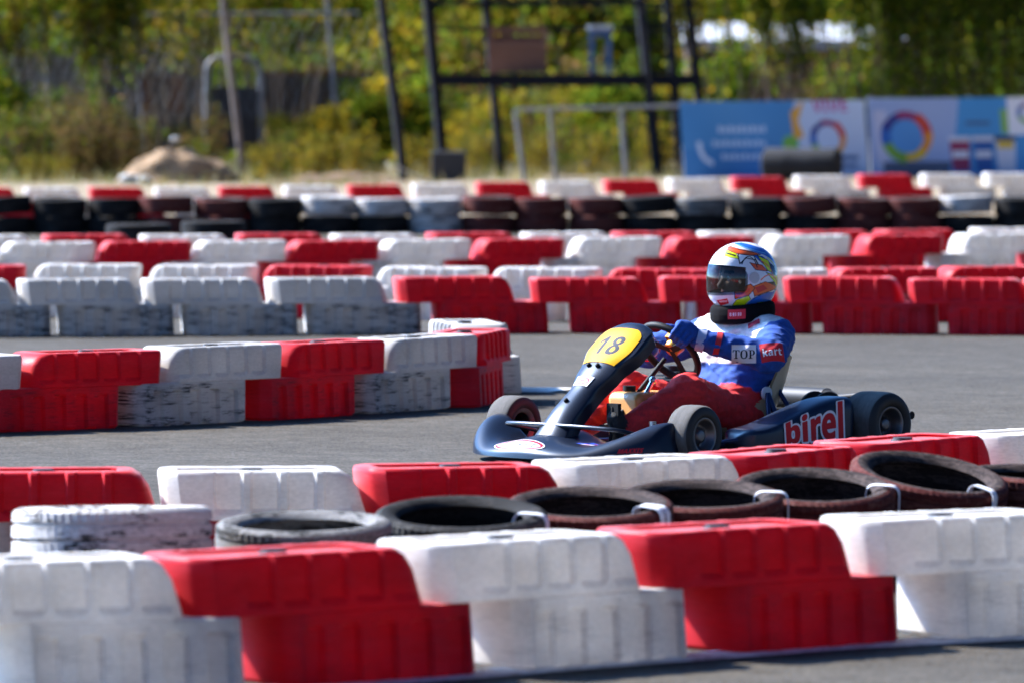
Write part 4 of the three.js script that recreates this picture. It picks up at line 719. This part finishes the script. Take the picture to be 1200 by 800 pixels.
// dry grass over the verge
{
  const n = 9000, p = [], c = [], ix = [];
  for (let i = 0; i < n; i++) {
    const x = rr(-10, 9.5), z = rr(-109, -96), y = vergeHeight(x) - 0.05, h = rr(0.08, 0.3) * (0.5 + sstep(-98, -106, z)), a = rr(0, 6.3), w = rr(0.008, 0.02), bx = rr(-0.12, 0.12), t = [[0.3, 0.24, 0.08], [0.2, 0.19, 0.05], [0.12, 0.15, 0.03], [0.36, 0.28, 0.12]][Math.floor(rnd() * 4)];
    if (noise(x * 0.8, 1, z * 0.5) < -0.15 || (z > -99.5 && rnd() < 0.7)) continue; const k = p.length / 3;
    p.push(x - Math.cos(a) * w, y, z - Math.sin(a) * w, x + Math.cos(a) * w, y, z + Math.sin(a) * w, x + bx, y + h, z + rr(-0.1, 0.1)); for (let j = 0; j < 3; j++) c.push(...t); ix.push(k, k + 1, k + 2);
  }
  const g = new THREE.BufferGeometry(); g.setAttribute('position', new THREE.Float32BufferAttribute(p, 3)); g.setAttribute('color', new THREE.Float32BufferAttribute(c, 3)); g.setIndex(ix); g.computeVertexNormals();
  tag(mesh('dry_grass', g, P({ vertexColors: true, roughness: 1, transmission: 0.3, thickness: 0, side: THREE.DoubleSide })), 'thin dry yellow grass scattered over the dirt verge', 'grass', null, 'stuff');
}
// heap of earth with stones
{
  const g = grid((u, v) => { const a = u * Math.PI * 2, r = (1 - v) * (0.95 + 0.12 * noise(Math.cos(a) * 1.5, 3, Math.sin(a) * 1.5)), h = 0.66 * (1 - (1 - v) ** 1.7) + 0.2 * noise(Math.cos(a) * r * 3.2, 1, Math.sin(a) * r * 3.2) + 0.06 * noise(Math.cos(a) * r * 11, 5, Math.sin(a) * r * 11) * (1 - (1 - v) ** 6); return V(Math.cos(a) * r * 1.12, h * 0.9 - 0.02, Math.sin(a) * r * 0.7); }, 48, 20);
  const m = mesh('earth_mound', g, S({ map: rubberTexture([0.60, 0.49, 0.37], [0.48, 0.39, 0.29], 1, 311, 0.45), roughness: 1 })); m.position.set(px2(207, -104), 0.0, -104); tag(m, 'heap of pale brown earth beside the leaning wooden pole', 'mound');
  for (const [p, z, s, l] of [[153, -102.6, 0.14, 'larger white stone at the foot of the earth heap'], [170, -102.5, 0.11, 'smaller white stone at the foot of the earth heap'], [206, -104, 0.07, 'small grey stone lying on top of the earth heap']]) { const r = new THREE.IcosahedronGeometry(s, 2), q = r.attributes.position; for (let i = 0; i < q.count; i++) { const k = 1 + 0.35 * noise(q.getX(i) * 9, q.getY(i) * 9, q.getZ(i) * 9 + p); q.setXYZ(i, q.getX(i) * k * 1.2, q.getY(i) * k * 0.7, q.getZ(i) * k); } r.computeVertexNormals(); const o = mesh('stone', r, S({ color: lin(0.4, 0.39, 0.37), roughness: 0.9 })); o.position.set(px2(p, z), p === 206 ? 0.7 : s * 0.5, z); tag(o, l, 'stone'); }
  const o = mesh('plank', box(0.75, 0.03, 0.16, 0, 0, 0, 0, 0, -0.45), S({ color: lin(0.35, 0.32, 0.27), roughness: 0.9 })); o.position.set(px2(487, -98), 0.2, -98); tag(o, 'short pale board lying tilted near the dark tower post', 'board');
  const d = grid((u, v) => { const a = u * Math.PI * 2, r = 1 - v; return V(Math.cos(a) * r * 1.3, 0.17 * (1 - r ** 2) + 0.1 * noise(Math.cos(a) * r * 4, 2, Math.sin(a) * r * 4) * (1 - r ** 4) - 0.02, Math.sin(a) * r * 0.8); }, 36, 14);
  const dm = mesh('earth_mound', d, S({ map: rubberTexture([0.46, 0.35, 0.24], [0.36, 0.28, 0.2], 1, 321, 0.45), roughness: 1 })); dm.position.set(px2(400, -103), 0, -103); tag(dm, 'low spread of orange brown earth next to the dark leaning post', 'mound');
}
// walls and sheds behind the growth
const plaster = S({ map: rubberTexture([0.46, 0.45, 0.45], [0.36, 0.35, 0.34], 1, 331, 0.45), roughness: 0.95 }), rust = S({ color: lin(0.12, 0.045, 0.025), roughness: 0.9 }), darkSteel = P({ color: lin(0.006, 0.0065, 0.011), roughness: 0.8, specularIntensity: 0.4 }), greySteel = S({ color: lin(0.2, 0.2, 0.21), roughness: 0.6, metalness: 0.3 });
{
  const z = -114.5, x0 = px2(-30, z), x1 = px2(245, z), w = thing('boundary_wall', 'grey plastered wall with two rust brown shutters behind tall weeds', 'wall', (x0 + x1) / 2, 0, z), h = 2.02;
  mesh('wall', box(x1 - x0, h, 0.2, 0, h / 2, 0), plaster, w); mesh('coping', box(x1 - x0 + 0.06, 0.08, 0.28, 0, h + 0.042, 0), plaster, w);
  for (const p of [173, 207]) { const sh = mesh('shutter', box(0.27, 0.66, 0.06, px2(p, z) - (x0 + x1) / 2, 1.42, 0.13), rust, w); mesh('shutter_frame', merge([box(0.33, 0.05, 0.08, px2(p, z) - (x0 + x1) / 2, 1.775, 0.135), box(0.33, 0.05, 0.08, px2(p, z) - (x0 + x1) / 2, 1.065, 0.135)]), plaster, sh); }
  const z2 = -115.5, a = px2(300, z2), b = px2(452, z2), f = thing('sheet_fence', 'dark corrugated sheet fence beside the grey wall', 'fence', (a + b) / 2, 0, z2);
  mesh('sheet', grid((u, v) => V(a - (a + b) / 2 + (b - a) * u, v * 1.78, 0.03 * Math.sin(u * 90)), 120, 2), S({ color: lin(0.045, 0.038, 0.036), roughness: 0.8, side: THREE.DoubleSide }), f); mesh('top_rail', box(b - a, 0.07, 0.08, 0, 1.8, 0.0), rust, f);
  const g = thing('gate_frame', 'bent grey steel pipe gate frame standing against the dark fence', 'gate', px2(272, -111), 0, -111); mesh('frame', tube([[-0.42, 0, 0], [-0.44, 1.5, 0], [-0.36, 2.0, 0], [0.3, 2.04, 0], [0.46, 1.9, 0], [0.5, 1.2, 0], [0.52, 0, 0]], 0.05, 60, 8), greySteel, g); mesh('panel', box(0.84, 1.1, 0.03, 0.04, 1.0, -0.02), S({ color: lin(0.02, 0.02, 0.025), roughness: 0.7 }), g);
  const fe = thing('chain_link_fence', 'grey pipe and wire fence with leaning posts, above the wall', 'fence', 0, 0, -110);
  for (const p of [52, 160, 388]) mesh('post', bar([px2(p + 12, -110), 0, 0], [px2(p - 6, -110), 3.3, 0], 0.035), greySteel, fe);
  mesh('rail', bar([px2(-20, -110), 2.78, 0], [px2(420, -110), 2.82, 0], 0.022), greySteel, fe);
  const wires = []; for (let i = 0; i < 32; i++) { const x = px2(-20, -110) + i * 0.2; for (const s of [-1, 1]) wires.push(bar([x, 1.0, s * 0.004], [x + s * 0.9, 2.78, s * 0.004], 0.003, 0.003, 3)); }
  const wm = mesh('wire_mesh', merge(wires), greySteel, fe); wm.userData.kind = 'stuff';
  const po = mesh('wooden_pole', tube([[0.35, 0, 0], [0.27, 0.9, 0], [0.15, 1.9, 0], [0.0, 3.4, 0.02]], 0.055, 20, 9), S({ map: rubberTexture([0.56, 0.5, 0.47], [0.42, 0.38, 0.35], 1, 341, 0.45), roughness: 0.95 })); po.position.set(px2(259, -106), 0, -106); tag(po, 'slender weathered pole leaning behind the heap of earth', 'pole');
}
{
  const dp = mesh('timber_post', tube([[0.36, 0, 0], [0.27, 0.9, 0], [0.15, 1.8, 0], [0.02, 2.8, 0], [-0.06, 3.5, 0]], 0.08, 16, 9), S({ color: lin(0.014, 0.012, 0.014), roughness: 0.85 })); dp.position.set(px2(447, -104), 0, -104); tag(dp, 'thick black leaning post standing alone next to the steel platform', 'post');
}
// steel lookout platform
{
  const z = -104, k = -z / 7500, x0 = px2(660, z), t = thing('lookout_platform', 'dark steel lookout platform with railing and deck behind the track', 'platform', x0, 0, z), X = (p) => (p - 660) * k, Y = (p) => 1.62 - (p - 97) * k;
  const leg = (pt, pb, dz, w) => { const b = Y(206), top = Y(-60), sl = (pb - pt) / 206; mesh('post', bar([X(pb), 0, dz], [X(pt - sl * 60), top, dz], w * 1.05, w * 1.05, 4), darkSteel, t); };
  leg(501, 521, 0, 0.085); leg(569, 588, -1.6, 0.07); leg(750, 772, 0, 0.085); leg(810, 833, -1.6, 0.07); leg(783, 800, -1.4, 0.05);
  mesh('deck_beam', box(X(822) - X(512), 0.19, 0.12, (X(822) + X(512)) / 2, Y(94), 0.02), darkSteel, t); mesh('deck_beam', box(X(822) - X(575), 0.1, 0.1, (X(822) + X(575)) / 2, Y(94), -1.6), darkSteel, t);
  const wood = S({ color: lin(0.3, 0.23, 0.18), roughness: 0.9 });
  for (let i = 0; i < 9; i++) mesh('deck_board', box(X(812) - X(518), 0.035, 0.16, (X(812) + X(518)) / 2, Y(88) - 0.005, -0.1 - i * 0.18), wood, t);
  for (const y of [3, 33]) mesh('rail', box(X(822) - X(505), 0.06, 0.05, (X(822) + X(505)) / 2 - 0.05, Y(y), -1.62), darkSteel, t);
  mesh('rail', box(X(752) - X(505), 0.07, 0.05, (X(752) + X(505)) / 2, Y(3), 0.02), darkSteel, t);
  // ladder at the end of the deck
  for (const p of [757, 788]) mesh('ladder_rail', bar([X(p + 14), 0, 0.35], [X(p - 6), Y(-40), 0.1], 0.03, 0.03, 6), darkSteel, t);
  for (let i = 0; i < 17; i++) { const y = 0.2 + i * 0.2, f = y / 3.5; mesh('rung', box(0.43, 0.03, 0.03, X(786 - 19 * f), y, 0.35 - 0.25 * f), darkSteel, t); }
  // wooden chair-like box and small blue table on the deck
  const dy = Y(88) + 0.013, cr = thing('wooden_chair', 'slatted brown wooden armchair on the platform deck', 'chair', x0 + X(608), dy, z - 0.9), w2 = S({ color: lin(0.17, 0.085, 0.055), roughness: 0.85 });
  for (const [x, zz] of [[-0.46, -0.3], [0.42, -0.3], [-0.46, 0.3], [0.42, 0.3]]) mesh('leg', box(0.07, 0.78, 0.07, x, 0.39, zz), w2, cr);
  for (let i = 0; i < 5; i++) mesh('back_slat', box(0.95, 0.12, 0.03, -0.02, 0.14 + i * 0.145, -0.36), w2, cr); for (let i = 0; i < 4; i++) mesh('front_slat', box(0.95, 0.1, 0.03, -0.02, 0.08 + i * 0.13, 0.36), w2, cr); mesh('seat_board', box(0.92, 0.04, 0.6, -0.02, 0.45, 0), w2, cr); mesh('arm', box(0.08, 0.04, 0.7, 0.5, 0.62, 0), wood, cr);
  const bt = thing('small_table', 'small table with white top and blue leg on the platform deck', 'table', x0 + X(703), dy, z - 1.0); mesh('top', new RoundedBoxGeometry(0.42, 0.07, 0.5, 3, 0.02).translate(0.02, 0.76, 0), S({ color: lin(0.3, 0.33, 0.38), roughness: 0.5 }), bt); mesh('apron', box(0.36, 0.1, 0.42, 0.02, 0.675, 0), S({ color: lin(0.03, 0.08, 0.2), roughness: 0.6 }), bt);
  for (const [x, zz] of [[-0.12, 0.15], [-0.12, -0.15], [0.16, 0.15], [0.16, -0.15]]) mesh('leg', box(0.08, 0.63, 0.06, x, 0.315, zz), S({ color: lin(0.03, 0.08, 0.22), roughness: 0.6 }), bt);
}
{
  const z = -101, g = thing('pipe_frame', 'grey pipe goal frame standing under the platform', 'frame', px2(610, z), 0.05, z), X = (p) => (p - 610) * -z / 7500;
  mesh('crossbar', bar([X(604), 1.14, 0], [X(796), 1.2, -0.3], 0.03), greySteel, g); for (const [p, q, d] of [[604, 615, 0], [645, 652, -0.5], [728, 735, -0.2]]) mesh('post', bar([X(q), 0, d], [X(p), 1.14, d * 0.6], 0.04), greySteel, g);
  const b = mesh('metal_box', new RoundedBoxGeometry(0.56, 0.5, 0.5, 2, 0.03), S({ color: lin(0.03, 0.03, 0.033), roughness: 0.8 })); b.position.set(px2(526, -103), 0.27, -103); tag(b, 'dark metal box on the ground behind the platform post', 'box');
}
// printed banners tied to a frame
{
  const ring = (c, x, y, r, w, cols) => { cols.forEach((col, i) => { c.beginPath(); c.strokeStyle = col; c.lineWidth = w * (1 - 0.25 * Math.abs(Math.sin(i * 2.1))); c.arc(x + Math.cos(i * 1.1) * r * 0.07, y + Math.sin(i * 1.1) * r * 0.07, r, i / cols.length * 6.283 + 2.6, (i + 1.25) / cols.length * 6.283 + 2.6); c.stroke(); }); };
  const colours = ['#1d5fb4', '#2b2f7d', '#8a1c5c', '#c23a2c', '#d98a1e', '#d8b52a', '#6fa03a'];
  const one = canvasTexture(1024, 400, (c, w, h) => {
    c.fillStyle = '#3f86c4'; c.fillRect(0, 0, w, h); c.fillStyle = '#2f79bd'; c.fillRect(0, h * 0.62, w, h); c.fillStyle = '#b9cbe8'; c.beginPath(); c.moveTo(640, 0); c.bezierCurveTo(590, 150, 700, 220, 620, h); c.lineTo(w, h); c.lineTo(w, 0); c.fill();
    c.fillStyle = '#d7a13a'; c.beginPath(); c.moveTo(610, 60); c.lineTo(690, 0); c.lineTo(650, 110); c.lineTo(680, 190); c.lineTo(620, 210); c.fill(); c.fillStyle = '#6fb04a'; c.beginPath(); c.arc(600, 225, 44, 0, 7); c.fill();
    c.strokeStyle = '#bcd0ec'; c.lineWidth = 26; c.beginPath(); c.moveTo(95, 210); c.quadraticCurveTo(90, 300, 165, 325); c.stroke();
    c.fillStyle = '#a9c2e4'; for (const [x, y, ww, hh] of [[205, 130, 250, 34], [170, 205, 300, 30], [215, 275, 220, 30]]) for (let k = 0; k < ww; k += 30) c.fillRect(x + k, y + (k % 60 ? 6 : 0), 22, hh - (k % 60 ? 6 : 0));
    c.font = 'bold 92px sans-serif'; c.fillStyle = '#b23a8c'; c.fillText('VIVE', 735, 60); ring(c, 810, 200, 88, 36, colours); c.fillStyle = '#3c5f93'; c.fillRect(850, 290, 120, 22); c.fillRect(850, 335, 110, 18);
  });
  const two = canvasTexture(1024, 400, (c, w, h) => {
    c.fillStyle = '#93a8d2'; c.fillRect(0, 0, w, h); c.fillStyle = '#b8bcd6'; c.fillRect(30, 60, 60, 300); c.fillStyle = '#4c5a74'; c.fillRect(60, 320, 430, 80); c.fillStyle = '#3f8fcb'; c.beginPath(); c.moveTo(455, 0); c.lineTo(1024, 0); c.lineTo(1024, 400); c.lineTo(380, 400); c.lineTo(420, 220); c.fill();
    c.fillStyle = '#4d8fd0'; c.beginPath(); c.arc(185, 190, 92, 0, 7); c.fill(); ring(c, 185, 190, 112, 50, colours); c.fillStyle = '#dfe3ee'; c.fillRect(690, 0, 200, 190); ring(c, 790, 80, 46, 20, colours); c.fillStyle = '#7db04a'; c.fillRect(655, 60, 34, 120); c.fillStyle = '#3d4f78'; c.fillRect(480, 120, 120, 16);
    for (const [x, col, lid] of [[395, '#8e2a56', '#c9cfdf'], [510, '#1c5aa6', '#c9cfdf'], [620, '#c9cfe2', '#2a3247']]) { c.fillStyle = col; c.beginPath(); c.moveTo(x, 215); c.lineTo(x + 100, 215); c.lineTo(x + 92, 370); c.lineTo(x + 8, 370); c.fill(); c.fillStyle = lid; c.fillRect(x - 4, 195, 108, 24); c.fillStyle = x === 620 ? '#d8b52a' : '#d6dcea'; c.fillRect(x + 10, x === 620 ? 222 : 268, 80, 34); }
  });
  const banner = (p0, p1, z, lean, tex, label) => {
    const w = px2(p1, z) - px2(p0, z), y0 = 0.16, y1 = 1.34 + lean, g = thing('banner', label, 'banner', px2((p0 + p1) / 2, z), 0, z, 0, 'printed banners');
    mesh('sheet', grid((u, v) => V((u - 0.5) * w - 0.09 * (v - 0.5), y0 + (y1 - y0) * v + 0.03 * (u - 0.5), 0.03 * Math.sin(u * 17) * (1 - v) + 0.015 * Math.sin(u * 9 + v * 4)), 40, 12), S({ map: tex, roughness: 0.6, side: THREE.DoubleSide }), g);
    for (const x of [-w / 2 + 0.06, 0, w / 2 - 0.06]) mesh('stake', bar([x, -0.02, -0.1], [x - 0.05, y1 + 0.02, -0.1], 0.03), greySteel, g); mesh('cord', bar([-w / 2, y1 - 0.02, -0.06], [w / 2, y1 - 0.02, -0.06], 0.012), greySteel, g);
  };
  banner(799, 1016, -99, 0.0, one, 'blue printed banner with a coloured ring on its pale end, behind the dark drum');
  banner(1019, 1262, -99, 0.05, two, 'printed banner with a large coloured ring and paint pots');
  // drum lying in front of the first banner
  const d = thing('drum', 'dark drum lying on its side in front of the blue banner', 'drum', px2(940, -96.5), 0.13, -96.5), pr = [[0, -0.58], [0.22, -0.58], [0.25, -0.55], [0.25, -0.24], [0.262, -0.22], [0.25, -0.2], [0.25, 0.18], [0.262, 0.2], [0.25, 0.22], [0.25, 0.55], [0.22, 0.58], [0, 0.58]].map(([r, y]) => new THREE.Vector2(r, y));
  mesh('barrel', new THREE.LatheGeometry(pr, 36).rotateZ(Math.PI / 2).translate(0, 0.26, 0), S({ color: lin(0.01, 0.01, 0.012), roughness: 0.95 }), d); d.rotation.y = -0.35;
}
// shed with a white roof behind the vines
{
  const z = -117, g = thing('shed', 'brown shed with a curved white roof glimpsed through hanging vines', 'shed', px2(940, z), 0, z), w = px2(1080, z) - px2(800, z), white = S({ color: lin(0.36, 0.37, 0.4), roughness: 0.6 });
  mesh('wall', box(w - 0.2, 2.4, 2.6, 0, 1.2, -1.4), S({ map: rubberTexture([0.34, 0.25, 0.2], [0.24, 0.18, 0.15], 1, 351, 0.45), roughness: 0.95 }), g);
  mesh('roof', grid((u, v) => V((u - 0.5) * w, 2.32 + 0.42 * v - 0.42 * sstep(0.7, 1, u) * (1 - 0.4 * v) + 0.012 * Math.sin(u * 160), 0.25 - 3.2 * v), 160, 8), white, g); mesh('fascia', box(w * 0.72, 0.16, 0.05, -w * 0.14, 2.3, 0.2), white, g);
}

renderer.render(scene, camera);
